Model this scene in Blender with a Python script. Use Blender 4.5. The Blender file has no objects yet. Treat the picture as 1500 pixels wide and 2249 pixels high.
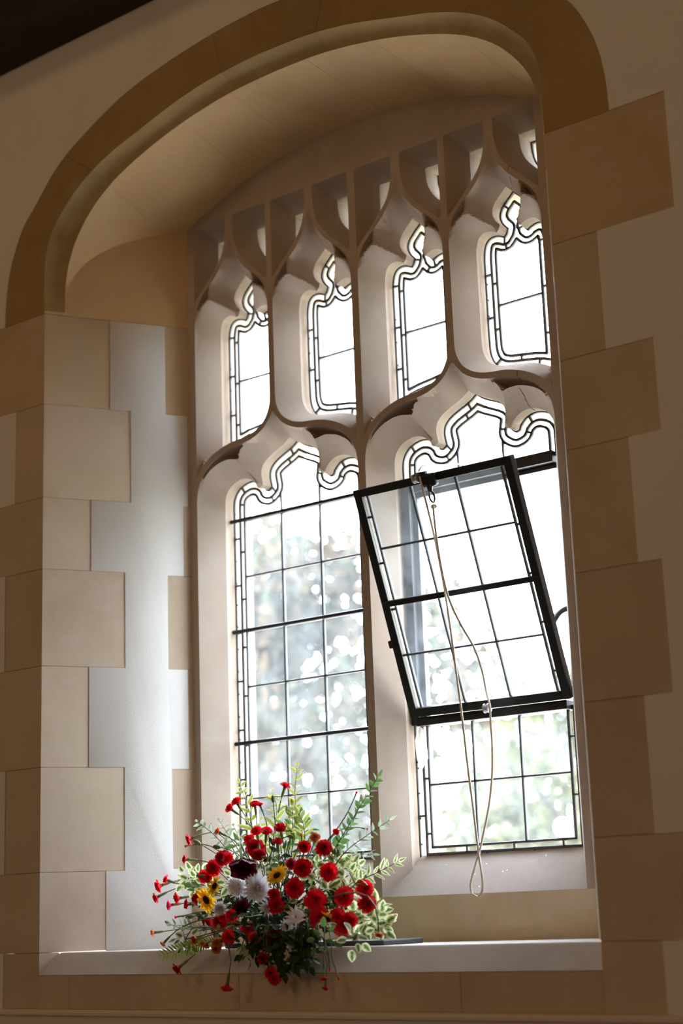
import bpy, bmesh, math, random
import numpy as np
from mathutils import Vector, Matrix, geometry
random.seed(7); rng = np.random.default_rng(7)
S = bpy.context.scene; COL = S.collection
PI = math.pi

# ------------------------------------------------------------------ camera
CAM = Vector((2.6869, -3.2, 1.6))
R_ = Vector((0.7873685, 0.6154905, -0.0349618)); U_ = Vector((0.1731141, -0.1663149, 0.9707579)); F_ = Vector((-0.5916775, 0.7703966, 0.2375012))
FPX = 3600.82
cd = bpy.data.cameras.new('camera'); cam = bpy.data.objects.new('camera', cd); COL.objects.link(cam)
cd.sensor_fit = 'VERTICAL'; cd.sensor_height = 36.0; cd.lens = FPX / 2249 * 36.0
cd.clip_start = 0.05; cd.clip_end = 400
cam.matrix_world = Matrix(((R_.x, U_.x, -F_.x, CAM.x), (R_.y, U_.y, -F_.y, CAM.y), (R_.z, U_.z, -F_.z, CAM.z), (0, 0, 0, 1)))
cd.dof.use_dof = True; cd.dof.focus_distance = 4.35; cd.dof.aperture_fstop = 2.0
S.camera = cam

# ------------------------------------------------------------------ sky: even bright overcast, a little brighter overhead
W = bpy.data.worlds.new('sky'); S.world = W; W.use_nodes = True
nt = W.node_tree; nt.nodes.clear()
out = nt.nodes.new('ShaderNodeOutputWorld'); bg = nt.nodes.new('ShaderNodeBackground')
tc = nt.nodes.new('ShaderNodeTexCoord'); sx = nt.nodes.new('ShaderNodeSeparateXYZ'); rp = nt.nodes.new('ShaderNodeValToRGB')
nt.links.new(tc.outputs['Generated'], sx.inputs[0]); nt.links.new(sx.outputs['Z'], rp.inputs[0])
rp.color_ramp.elements[0].position = 0.0; rp.color_ramp.elements[0].color = (0.85, 0.935, 1.05, 1)      # bright haze down to the horizon
rp.color_ramp.elements[1].position = 1.0; rp.color_ramp.elements[1].color = (0.95, 1.04, 1.17, 1)
nt.links.new(rp.outputs[0], bg.inputs[0]); bg.inputs[1].default_value = 21.5
nt.links.new(bg.outputs[0], out.inputs[0])
# the sun lights the churchyard from the side; it never enters this window
sl = bpy.data.lights.new('sun', 'SUN'); sl.energy = 130.0; sl.angle = 0.01; sl.color = (1.0, 0.97, 0.93)
so = bpy.data.objects.new('sun', sl); COL.objects.link(so); so.location = (-9, 3, 9); so.rotation_euler = Vector((0.80, 0.22, -0.80)).to_track_quat('-Z', 'Y').to_euler()
# window portal: guides the sky light through the opening
pl = bpy.data.lights.new('sky_portal', 'AREA'); pl.shape = 'RECTANGLE'; pl.size = 1.36; pl.size_y = 2.2
po = bpy.data.objects.new('sky_portal', pl); COL.objects.link(po); po.location = (0, 0.66, 2.7); po.rotation_euler = (-PI / 2, 0, 0)
pl.cycles.is_portal = True
# warm lamps of the nave, behind the camera
for n, loc, e in (('nave_lamp', (-2.6, -5.2, 4.2), 17), ('nave_lamp', (2.2, -6.0, 4.2), 17), ('high_lamp', (-1.6, -4.6, 6.0), 9), ('high_lamp', (1.8, -4.6, 6.0), 9)):
    l = bpy.data.lights.new(n, 'AREA'); l.shape = 'DISK'; l.size = 0.9; l.energy = e; l.color = (1.0, 0.60, 0.27)
    o = bpy.data.objects.new(n, l); COL.objects.link(o); o.location = loc
    o.rotation_euler = (Vector((0, 0, 2.4)) - Vector(loc)).to_track_quat('-Z', 'Y').to_euler()
S.view_settings.view_transform = 'Standard'; S.view_settings.look = 'None'
S.view_settings.exposure = 0.0; S.view_settings.gamma = 1.0; S.view_settings.use_curve_mapping = False
S.cycles.max_bounces = 10; S.cycles.diffuse_bounces = 6; S.cycles.transparent_max_bounces = 24; S.cycles.glossy_bounces = 3
S.cycles.sample_clamp_indirect = 6.0; S.cycles.caustics_reflective = False; S.cycles.caustics_refractive = False

# ------------------------------------------------------------------ helpers
def P(px, py, y):
    """point of the place seen at photo pixel (px, py) at depth y behind the wall face"""
    d = R_ * ((px - 750) / FPX) + U_ * (-(py - 1124.5) / FPX) + F_
    return CAM + d * ((y - CAM.y) / d.y)

def link(o, parent=None):
    COL.objects.link(o)
    if parent is not None: o.parent = parent
    return o

def tag(o, label=None, cat=None, group=None, kind=None):
    for k, v in (('label', label), ('category', cat), ('group', group), ('kind', kind)):
        if v: o[k] = v
    return o

def empty(name, loc=(0, 0, 0), parent=None):
    o = bpy.data.objects.new(name, None); o.location = loc; o.empty_display_size = 0.05
    return link(o, parent)

def mesh(name, verts, faces, mat=None, smooth=None, edges=()):
    me = bpy.data.meshes.new(name); me.from_pydata([tuple(v) for v in verts], list(edges), [tuple(f) for f in faces]); me.update()
    if mat is not None: me.materials.append(mat)
    if smooth is not None and len(me.polygons):
        me.polygons.foreach_set('use_smooth', [True] * len(me.polygons))
        if smooth < 179: me.set_sharp_from_angle(angle=math.radians(smooth))
    return me

def obj(name, me, parent=None, loc=None):
    o = bpy.data.objects.new(name, me)
    if loc is not None: o.location = loc
    return link(o, parent)

def bm_mesh(name, bm, mat=None, smooth=None, recalc=True):
    if recalc: bmesh.ops.recalc_face_normals(bm, faces=bm.faces)
    me = bpy.data.meshes.new(name); bm.to_mesh(me); bm.free()
    if mat is not None: me.materials.append(mat)
    if smooth is not None:
        me.polygons.foreach_set('use_smooth', [True] * len(me.polygons))
        if smooth < 179: me.set_sharp_from_angle(angle=math.radians(smooth))
    return me

def prism_bm(poly, to3, depth, bevel=0.0, bm=None, seg=1):
    """polygon (2D) lifted by to3(a, b, d); d from 0 (face seen) to depth"""
    own = bm is None
    if own: bm = bmesh.new()
    f = [bm.verts.new(to3(a, b, 0.0)) for a, b in poly]; k = [bm.verts.new(to3(a, b, depth)) for a, b in poly]
    n = len(poly)
    ff = bm.faces.new(f); bm.faces.new(k[::-1])
    for i in range(n): bm.faces.new((f[i], k[i], k[(i + 1) % n], f[(i + 1) % n]))
    if bevel:
        bmesh.ops.recalc_face_normals(bm, faces=bm.faces)
        bmesh.ops.bevel(bm, geom=list(ff.edges), offset=bevel, segments=seg, affect='EDGES', profile=0.5)
    return bm

def box_bm(x0, x1, y0, y1, z0, z1, bevel=0.0, bm=None):
    own = bm is None
    if own: bm = bmesh.new()
    r = bmesh.ops.create_cube(bm, size=1.0, matrix=Matrix.Translation(((x0 + x1) / 2, (y0 + y1) / 2, (z0 + z1) / 2)) @ Matrix.Diagonal((x1 - x0, y1 - y0, z1 - z0, 1)))
    if bevel:
        es = list({e for v in r['verts'] for e in v.link_edges})
        bmesh.ops.bevel(bm, geom=es, offset=bevel, segments=2, affect='EDGES', profile=0.5)
    return bm

def tube(pts, rads, n=6, cap=True):
    """verts, faces of a tube through pts"""
    pts = [Vector(p) for p in pts]
    if not hasattr(rads, '__len__'): rads = [rads] * len(pts)
    V, Fc = [], []
    t = (pts[1] - pts[0]).normalized(); a = t.orthogonal().normalized()
    for i, p in enumerate(pts):
        t = (pts[min(i + 1, len(pts) - 1)] - pts[max(i - 1, 0)]).normalized()
        a = (a - t * a.dot(t)); a = a.normalized() if a.length > 1e-6 else t.orthogonal().normalized()
        b = t.cross(a)
        for k in range(n): V.append(p + (a * math.cos(2 * PI * k / n) + b * math.sin(2 * PI * k / n)) * rads[i])
    for i in range(len(pts) - 1):
        for k in range(n):
            Fc.append((i * n + k, i * n + (k + 1) % n, (i + 1) * n + (k + 1) % n, (i + 1) * n + k))
    if cap: Fc.append(tuple(range(n))[::-1]); Fc.append(tuple((len(pts) - 1) * n + k for k in range(n)))
    return V, Fc

def catmull(pts, step=0.006):
    pts = [Vector(p) for p in pts]; o = []
    q = [pts[0] * 2 - pts[1]] + pts + [pts[-1] * 2 - pts[-2]]
    for i in range(1, len(q) - 2):
        p0, p1, p2, p3 = q[i - 1], q[i], q[i + 1], q[i + 2]
        # chordal parametrisation keeps uneven tables from overshooting
        d1 = max((p1 - p0).length, 1e-6) ** .5; d2 = max((p2 - p1).length, 1e-6) ** .5; d3 = max((p3 - p2).length, 1e-6) ** .5
        m1 = (p2 - p1) + ((p1 - p0) / d1 - (p2 - p0) / (d1 + d2)) * d2
        m2 = (p2 - p1) + ((p3 - p2) / d3 - (p3 - p1) / (d2 + d3)) * d2
        n = max(1, int(round((p2 - p1).length / step)))
        for k in range(n):
            t = k / n; t2 = t * t; t3 = t2 * t
            o.append(p1 * (2 * t3 - 3 * t2 + 1) + m1 * (t3 - 2 * t2 + t) + p2 * (-2 * t3 + 3 * t2) + m2 * (t3 - t2))
    o.append(pts[-1]); return o

def resample(pts, n):
    pts = [Vector(p) for p in pts]; L = [0.0]
    for a, b in zip(pts, pts[1:]): L.append(L[-1] + (b - a).length)
    o = []; j = 0
    for i in range(n):
        s = L[-1] * i / (n - 1)
        while j < len(L) - 2 and L[j + 1] < s: j += 1
        d = L[j + 1] - L[j]; o.append(pts[j].lerp(pts[j + 1], (s - L[j]) / d if d > 1e-9 else 0))
    return o

def rdp(pts, eps):
    if len(pts) < 3: return pts
    a, b = np.array(pts[0]), np.array(pts[-1]); d = b - a; L = math.hypot(*d)
    A = np.array(pts)
    e = np.abs((A[:, 0] - a[0]) * d[1] - (A[:, 1] - a[1]) * d[0]) / L if L > 1e-9 else np.hypot(A[:, 0] - a[0], A[:, 1] - a[1])
    i = int(e.argmax())
    if e[i] < eps: return [pts[0], pts[-1]]
    return rdp(pts[:i + 1], eps)[:-1] + rdp(pts[i:], eps)

def seg_dist(Q, poly, closed=True):
    Q = np.asarray(Q, float); A = np.asarray(poly, float); B = np.roll(A, -1, 0)
    if not closed: A, B = A[:-1], B[:-1]
    out = np.full(len(Q), 1e9)
    D = B - A; L2 = (D ** 2).sum(1) + 1e-18
    for s in range(0, len(Q), 4000):
        q = Q[s:s + 4000]
        t = np.clip(((q[:, None, :] - A[None]) * D[None]).sum(2) / L2[None], 0, 1)
        d2 = ((q[:, None, :] - (A[None] + t[..., None] * D[None])) ** 2).sum(2)
        out[s:s + 4000] = np.sqrt(d2.min(1))
    return out

def inside(Q, poly):
    Q = np.asarray(Q, float); A = np.asarray(poly, float); B = np.roll(A, -1, 0)
    r = np.zeros(len(Q), bool); x, y = Q[:, 0], Q[:, 1]
    for (x0, y0), (x1, y1) in zip(A, B):
        if y0 == y1: continue
        c = ((y0 > y) != (y1 > y)) & (x < (x1 - x0) * (y - y0) / (y1 - y0) + x0)
        r ^= c
    return r

def contour(poly, level, h=0.004, eps=0.0006):
    """closed loops at distance `level` inside poly"""
    A = np.asarray(poly, float); x0, z0 = A.min(0) - h; x1, z1 = A.max(0) + h
    xs = np.arange(x0, x1 + h, h); zs = np.arange(z0, z1 + h, h)
    G = np.stack(np.meshgrid(xs, zs, indexing='ij'), -1).reshape(-1, 2)
    f = seg_dist(G, A); f[~inside(G, A)] *= -1
    f = (f - level).reshape(len(xs), len(zs)); nxt = {}; pt = {}
    def edge(i, j, k, l):
        key = (i, j, k, l)
        if key not in pt:
            a, b = f[i, j], f[k, l]; t = a / (a - b)
            pt[key] = (xs[i] + (xs[k] - xs[i]) * t, zs[j] + (zs[l] - zs[j]) * t)
        return key
    pos = f > 0
    act = pos[:-1, :-1].astype(int) + pos[1:, :-1] + pos[1:, 1:] + pos[:-1, 1:]
    for i, j in zip(*np.where((act > 0) & (act < 4))):
        c = [(i, j), (i + 1, j), (i + 1, j + 1), (i, j + 1)]
        cr = []
        for a in range(4):
            p, q = c[a], c[(a + 1) % 4]
            if pos[p] != pos[q]:
                lo, hi = (p, q) if p < q else (q, p)
                cr.append((edge(*lo, *hi), pos[p]))
        if len(cr) == 2: prs = [(cr[0], cr[1])]
        else: prs = [(cr[0], cr[3]), (cr[2], cr[1])] if pos[c[0]] == (f[i:i + 2, j:j + 2].mean() < 0) else [(cr[0], cr[1]), (cr[2], cr[3])]
        for (k1, s1), (k2, s2) in prs:
            if s1: nxt[k1] = k2
            else: nxt[k2] = k1
    loops = []; seen = set()
    for k in list(nxt):
        if k in seen: continue
        lp = []; q = k
        while q in nxt and q not in seen: seen.add(q); lp.append(pt[q]); q = nxt[q]
        if len(lp) > 8:
            hlf = len(lp) // 2
            loops.append(rdp(lp[:hlf + 1], eps)[:-1] + rdp(lp[hlf:] + lp[:1], eps)[:-1])
    return sorted(loops, key=len, reverse=True)

def clip_half(poly, axis, val, keep_gt):
    o = []; n = len(poly)
    for i in range(n):
        a, b = poly[i], poly[(i + 1) % n]
        ia = (a[axis] >= val) if keep_gt else (a[axis] <= val); ib = (b[axis] >= val) if keep_gt else (b[axis] <= val)
        if ia: o.append(a)
        if ia != ib:
            t = (val - a[axis]) / (b[axis] - a[axis]); o.append((a[0] + (b[0] - a[0]) * t, a[1] + (b[1] - a[1]) * t))
    return o

def area(poly):
    A = np.asarray(poly); return 0.5 * np.sum(A[:, 0] * np.roll(A[:, 1], -1) - np.roll(A[:, 0], -1) * A[:, 1]) if len(A) > 2 else 0

# ------------------------------------------------------------------ materials
def mat_new(name):
    m = bpy.data.materials.new(name); m.use_nodes = True; nt = m.node_tree; b = nt.nodes['Principled BSDF']
    return m, nt, b

def mix_col(nt, fac, c1, c2, blend='MIX'):
    n = nt.nodes.new('ShaderNodeMix'); n.data_type = 'RGBA'; n.blend_type = blend
    for v, i in ((fac, 0), (c1, 6), (c2, 7)):
        if hasattr(v, 'is_output') or isinstance(v, bpy.types.NodeSocket): nt.links.new(v, n.inputs[i])
        else: n.inputs[i].default_value = v if i == 0 else (*v, 1)
    return n.outputs[2]

def noise(nt, scale, detail=3, rough=0.55, vec=None):
    n = nt.nodes.new('ShaderNodeTexNoise'); n.inputs['Scale'].default_value = scale; n.inputs['Detail'].default_value = detail; n.inputs['Roughness'].default_value = rough
    if vec is not None: nt.links.new(vec, n.inputs['Vector'])
    return n.outputs['Fac']

def ramp(nt, fac, lo, hi):
    n = nt.nodes.new('ShaderNodeMapRange'); n.inputs['From Min'].default_value = lo; n.inputs['From Max'].default_value = hi
    nt.links.new(fac, n.inputs['Value']); return n.outputs['Result']

def rocky(name, c1, c2, c3=None, s1=2.0, s2=14.0, grain=420.0, bump=0.25, rough=0.9, rnd=0.10):
    m, nt, b = mat_new(name)
    pos = nt.nodes.new('ShaderNodeNewGeometry').outputs['Position']
    a = mix_col(nt, ramp(nt, noise(nt, s1, 4, 0.6, pos), 0.35, 0.65), c1, c2)
    if c3: a = mix_col(nt, ramp(nt, noise(nt, s2, 5, 0.7, pos), 0.5, 0.8), a, c3)
    oi = nt.nodes.new('ShaderNodeObjectInfo')
    v = nt.nodes.new('ShaderNodeHueSaturation'); v.inputs['Fac'].default_value = 1
    nt.links.new(a, v.inputs['Color'])
    mr = nt.nodes.new('ShaderNodeMapRange'); mr.inputs['To Min'].default_value = 1 - rnd; mr.inputs['To Max'].default_value = 1 + rnd
    nt.links.new(oi.outputs['Random'], mr.inputs['Value']); nt.links.new(mr.outputs[0], v.inputs['Value'])
    nt.links.new(v.outputs[0], b.inputs['Base Color'])
    b.inputs['Roughness'].default_value = rough; b.inputs['Specular IOR Level'].default_value = 0.2
    bp = nt.nodes.new('ShaderNodeBump'); bp.inputs['Strength'].default_value = bump; bp.inputs['Distance'].default_value = 0.002
    nt.links.new(noise(nt, grain, 4, 0.6, pos), bp.inputs['Height']); nt.links.new(bp.outputs[0], b.inputs['Normal'])
    return m

def plain(name, col, rough=0.6, spec=0.3, metal=0.0, bump=0, scale=60, var=0.0, trans=0.0):
    m, nt, b = mat_new(name)
    b.inputs['Base Color'].default_value = (*col, 1); b.inputs['Roughness'].default_value = rough
    b.inputs['Specular IOR Level'].default_value = spec; b.inputs['Metallic'].default_value = metal
    if bump or var:
        pos = nt.nodes.new('ShaderNodeNewGeometry').outputs['Position']; n = noise(nt, scale, 3, 0.6, pos)
        if var: nt.links.new(mix_col(nt, ramp(nt, n, 0.3, 0.7), tuple(c * (1 - var) for c in col), tuple(min(1, c * (1 + var)) for c in col)), b.inputs['Base Color'])
        if bump:
            bp = nt.nodes.new('ShaderNodeBump'); bp.inputs['Strength'].default_value = bump; bp.inputs['Distance'].default_value = 0.002
            nt.links.new(n, bp.inputs['Height']); nt.links.new(bp.outputs[0], b.inputs['Normal'])
    return m

def leafy(name, c_mid, c_edge=None, trans=0.4, rough=0.5, lo=0.35, hi=0.75):
    """thin petal or leaf: diffuse front, light shining through; 'edge' is the leaf's own margin pattern"""
    m = bpy.data.materials.new(name); m.use_nodes = True; nt = m.node_tree; nt.nodes.clear()
    o = nt.nodes.new('ShaderNodeOutputMaterial'); d = nt.nodes.new('ShaderNodeBsdfPrincipled'); t = nt.nodes.new('ShaderNodeBsdfTranslucent'); mx = nt.nodes.new('ShaderNodeMixShader')
    d.inputs['Roughness'].default_value = rough; d.inputs['Specular IOR Level'].default_value = 0.25
    oi = nt.nodes.new('ShaderNodeObjectInfo')
    col = None
    if c_edge:
        at = nt.nodes.new('ShaderNodeAttribute'); at.attribute_name = 'edge'
        pos = nt.nodes.new('ShaderNodeNewGeometry').outputs['Position']
        ad = nt.nodes.new('ShaderNodeMath'); ad.operation = 'ADD'; nt.links.new(at.outputs['Fac'], ad.inputs[0])
        sc = nt.nodes.new('ShaderNodeMath'); sc.operation = 'MULTIPLY_ADD'; sc.inputs[1].default_value = 0.8; sc.inputs[2].default_value = -0.4
        nt.links.new(noise(nt, 150, 2, 0.5, pos), sc.inputs[0]); nt.links.new(sc.outputs[0], ad.inputs[1])
        col = mix_col(nt, ramp(nt, ad.outputs[0], lo, hi), c_mid, c_edge)
    h = nt.nodes.new('ShaderNodeHueSaturation')
    if col is not None: nt.links.new(col, h.inputs['Color'])
    else: h.inputs['Color'].default_value = (*c_mid, 1)
    mr = nt.nodes.new('ShaderNodeMapRange'); mr.inputs['To Min'].default_value = 0.78; mr.inputs['To Max'].default_value = 1.22
    nt.links.new(oi.outputs['Random'], mr.inputs['Value']); nt.links.new(mr.outputs[0], h.inputs['Value'])
    nt.links.new(h.outputs[0], d.inputs['Base Color']); nt.links.new(h.outputs[0], t.inputs['Color'])
    mx.inputs[0].default_value = trans
    nt.links.new(d.outputs[0], mx.inputs[1]); nt.links.new(t.outputs[0], mx.inputs[2]); nt.links.new(mx.outputs[0], o.inputs[0])
    return m

def glass_mat(name, dirt=0.10, tint=(0.97, 0.99, 1.0)):
    m = bpy.data.materials.new(name); m.use_nodes = True; nt = m.node_tree; nt.nodes.clear()
    o = nt.nodes.new('ShaderNodeOutputMaterial'); tr = nt.nodes.new('ShaderNodeBsdfTransparent'); gl = nt.nodes.new('ShaderNodeBsdfGlossy')
    tl = nt.nodes.new('ShaderNodeBsdfTranslucent'); df = nt.nodes.new('ShaderNodeBsdfDiffuse')
    m1 = nt.nodes.new('ShaderNodeMixShader'); m2 = nt.nodes.new('ShaderNodeMixShader'); m3 = nt.nodes.new('ShaderNodeMixShader')
    tr.inputs[0].default_value = (*tint, 1); gl.inputs['Roughness'].default_value = 0.03
    tl.inputs[0].default_value = (0.86, 0.90, 0.95, 1); df.inputs[0].default_value = (0.8, 0.83, 0.87, 1)
    m1.inputs[0].default_value = 0.12; nt.links.new(tl.outputs[0], m1.inputs[1]); nt.links.new(df.outputs[0], m1.inputs[2])
    pos = nt.nodes.new('ShaderNodeNewGeometry').outputs['Position']
    mu = nt.nodes.new('ShaderNodeMath'); mu.operation = 'MULTIPLY'; mu.inputs[1].default_value = dirt * 2
    nt.links.new(ramp(nt, noise(nt, 9, 6, 0.7, pos), 0.2, 0.8), mu.inputs[0]); nt.links.new(mu.outputs[0], m2.inputs[0])
    nt.links.new(tr.outputs[0], m2.inputs[1]); nt.links.new(m1.outputs[0], m2.inputs[2])
    m3.inputs[0].default_value = 0.025
    nt.links.new(m2.outputs[0], m3.inputs[1]); nt.links.new(gl.outputs[0], m3.inputs[2])
    nt.links.new(m3.outputs[0], o.inputs[0]); return m

M_STONE = rocky('limestone', (0.635, 0.52, 0.40), (0.53, 0.42, 0.315), (0.64, 0.52, 0.455), s1=2.6, s2=9, rnd=0.05)
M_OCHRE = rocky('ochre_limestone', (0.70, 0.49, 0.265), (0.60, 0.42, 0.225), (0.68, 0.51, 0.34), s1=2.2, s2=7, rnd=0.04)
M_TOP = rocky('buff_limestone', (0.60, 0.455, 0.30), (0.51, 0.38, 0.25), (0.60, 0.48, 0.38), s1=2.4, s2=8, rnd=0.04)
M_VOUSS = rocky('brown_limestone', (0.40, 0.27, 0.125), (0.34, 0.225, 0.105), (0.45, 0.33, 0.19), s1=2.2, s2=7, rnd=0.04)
M_TRAC = rocky('tracery_limestone', (0.49, 0.405, 0.335), (0.43, 0.355, 0.295), (0.49, 0.43, 0.38), s1=3.0, rnd=0.02)
M_PLAST = rocky('white_plaster', (0.81, 0.785, 0.76), (0.77, 0.745, 0.72), None, s1=3.0, grain=260, bump=0.3, rnd=0.0)
M_WOOD = plain('dark_oak', (0.020, 0.011, 0.006), rough=0.6, bump=0.3, scale=30, var=0.3)
M_DADO = plain('painted_dado', (0.78, 0.68, 0.60), rough=0.6, bump=0.1, scale=200)
M_LEAD = plain('lead', (0.10, 0.105, 0.115), rough=0.55, spec=0.4, bump=0.3, scale=300, var=0.2)
M_IRON = plain('black_iron', (0.012, 0.014, 0.018), rough=0.45, spec=0.4, bump=0.3, scale=250, var=0.3)
M_GLASS = glass_mat('window_glass', 0.028)
M_GLASS_EDGE = glass_mat('border_glass', 0.02, (1.0, 0.985, 0.96))
M_MORTAR = rocky('mortar', (0.55, 0.47, 0.37), (0.50, 0.42, 0.33), rnd=0)
M_FLOOR = plain('stone_floor', (0.30, 0.25, 0.20), rough=0.7, var=0.2, scale=3)

# ================================================================== WALL, ARCH, JAMBS
HALF_A = [(.888, 3.41), (.888, 3.47), (.888, 3.53), (.882, 3.60), (.862, 3.66), (.815, 3.717), (.755, 3.772), (.68, 3.817), (.585, 3.855), (.48, 3.884), (.30, 3.930), (.15, 3.951), (0, 3.957)]
HALF_B = [(.857, 3.41), (.857, 3.45), (.853, 3.51), (.842, 3.565), (.822, 3.618), (.792, 3.667), (.74, 3.725), (.68, 3.770), (.61, 3.807), (.46, 3.860), (.31, 3.895), (.16, 3.916), (0, 3.922)]
HALF_C = [(1.066, 3.41), (1.062, 3.50), (1.050, 3.575), (1.028, 3.642), (.985, 3.725), (.945, 3.765), (.825, 3.885), (.684, 3.963), (.536, 4.023), (.393, 4.056), (.254, 4.078), (.12, 4.091), (0, 4.096)]
HALF_D = [(.661, 3.742), (.645, 3.751), (.55, 3.790), (.457, 3.825), (.32, 3.860), (.137, 3.888), (0, 3.893)]
NA = 97
def full(half, n=NA):
    h = [Vector((-x, z)) for x, z in half]; h = resample(catmull(h, 0.01), (n + 1) // 2)
    return h + [Vector((-v.x, v.y)) for v in h[-2::-1]]
cA, cB, cC = full(HALF_A), full(HALF_B), full(HALF_C)
jx = lambda y: -.887 + .565 * y                       # plan line of the left jamb
E_TAB = [(.055, 3.41), (.056, 3.452), (.066, 3.505), (.09, 3.56), (.126, 3.605), (.19, 3.657), (.254, 3.690), (.319, 3.716), (.40, 3.742)]
E_pts = catmull(E_TAB, 0.008)
# back edge of the soffit, matched to the front edge point by point: first the crease on the jamb, then the rear arch
def back_edge():
    half = []; n = (NA + 1) // 2
    ke = next(i for i in range(n) if cB[i].x > -.615)
    e = resample(E_pts, ke + 1); dh = resample(catmull([Vector((-x, z)) for x, z in HALF_D], 0.01), n - ke)
    for p in e: half.append(Vector((jx(p.x), p.x, p.y)))
    for p in dh[1:]: half.append(Vector((p.x, .40, p.y)))
    half = half[:n]
    return half + [Vector((-v.x, v.y, v.z)) for v in half[-2::-1]]
cG = back_edge()

wall = empty('wall_back'); tag(wall, 'cream plastered church wall with limestone quoins round the window', 'wall', kind='structure')
def near(curve, x): return min(range(len(curve)), key=lambda i: abs(curve[i].x - x))
# --- voussoirs of the front ring: flat face + hollow moulding
jl = [0, near(cA, -.675), near(cA, -.137), near(cA, .20), near(cA, .675), NA - 1]
def ring_piece(i0, i1):
    V, Fc = [], []; idx = list(range(i0, i1 + 1)); g = 0.0005
    cols = 0
    for i in idx:
        s = min(i, NA - 1 - i) / (NA - 1); w = min(1, s / .07)
        a, b, c = cA[i], cB[i], cC[i]
        def shift(p2):                                    # open the joint by a millimetre
            t = (cA[min(i + 1, NA - 1)] - cA[max(i - 1, 0)]).normalized()
            k = g if i == i0 and i0 else (-g if i == i1 and i1 < NA - 1 else 0)
            return p2 + t * k
        a, b, c = shift(a), shift(b), shift(c)
        row = [(c.x, .06, c.y), (c.x, 0, c.y), (a.x, 0, a.y)]
        for t in (.2, .4, .6, .8):
            q = a.lerp(b, t); y = .055 * t; sag = .011 * w * math.sin(PI * t)
            nrm = (Vector((0, 3.3)) - q).normalized()
            q = q - nrm * sag * .7; y = y + sag * .7
            row.append((q.x, y, q.y))
        row += [(b.x, .055, b.y), (b.x, .075, b.y)]
        V += row; cols = len(row)
    n = len(idx)
    for r in range(n - 1):
        for c_ in range(cols - 1):
            Fc.append((r * cols + c_, r * cols + c_ + 1, (r + 1) * cols + c_ + 1, (r + 1) * cols + c_))
    Fc.append(tuple(range(cols))[::-1]); Fc.append(tuple((n - 1) * cols + k for k in range(cols)))
    return V, Fc
for a, b in zip(jl, jl[1:]):
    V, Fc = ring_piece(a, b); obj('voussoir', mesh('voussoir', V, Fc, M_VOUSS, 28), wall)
# --- soffit stones
js = [0, near(cB, -.66), near(cB, -.36), near(cB, -.158), near(cB, .11), near(cB, .36), near(cB, .61), NA - 1]
for a, b in zip(js, js[1:]):
    V, Fc = [], []; NR = 7
    for i in range(a, b + 1):
        t = (cB[min(i + 1, NA - 1)] - cB[max(i - 1, 0)]).normalized(); k = .0004 if i == a and a else (-.0004 if i == b and b < NA - 1 else 0)
        f = Vector((cB[i].x + t.x * k, .055, cB[i].y + t.y * k)); g = cG[i] + Vector((t.x * k, 0, t.y * k))
        for r in range(NR): V.append(f.lerp(g, r / (NR - 1)))
        V.append(g + Vector((0, .02, .03))); V.append(f + Vector((0, 0, .05)))
    m = NR + 2
    for r in range(b - a):
        for c_ in range(m): Fc.append((r * m + c_, (r + 1) * m + c_, (r + 1) * m + (c_ + 1) % m, r * m + (c_ + 1) % m))
    Fc.append(tuple(range(m))); Fc.append(tuple((b - a) * m + k for k in range(m))[::-1])
    obj('soffit_stone', mesh('soffit_stone', V, Fc, M_OCHRE, 40), wall)
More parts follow.
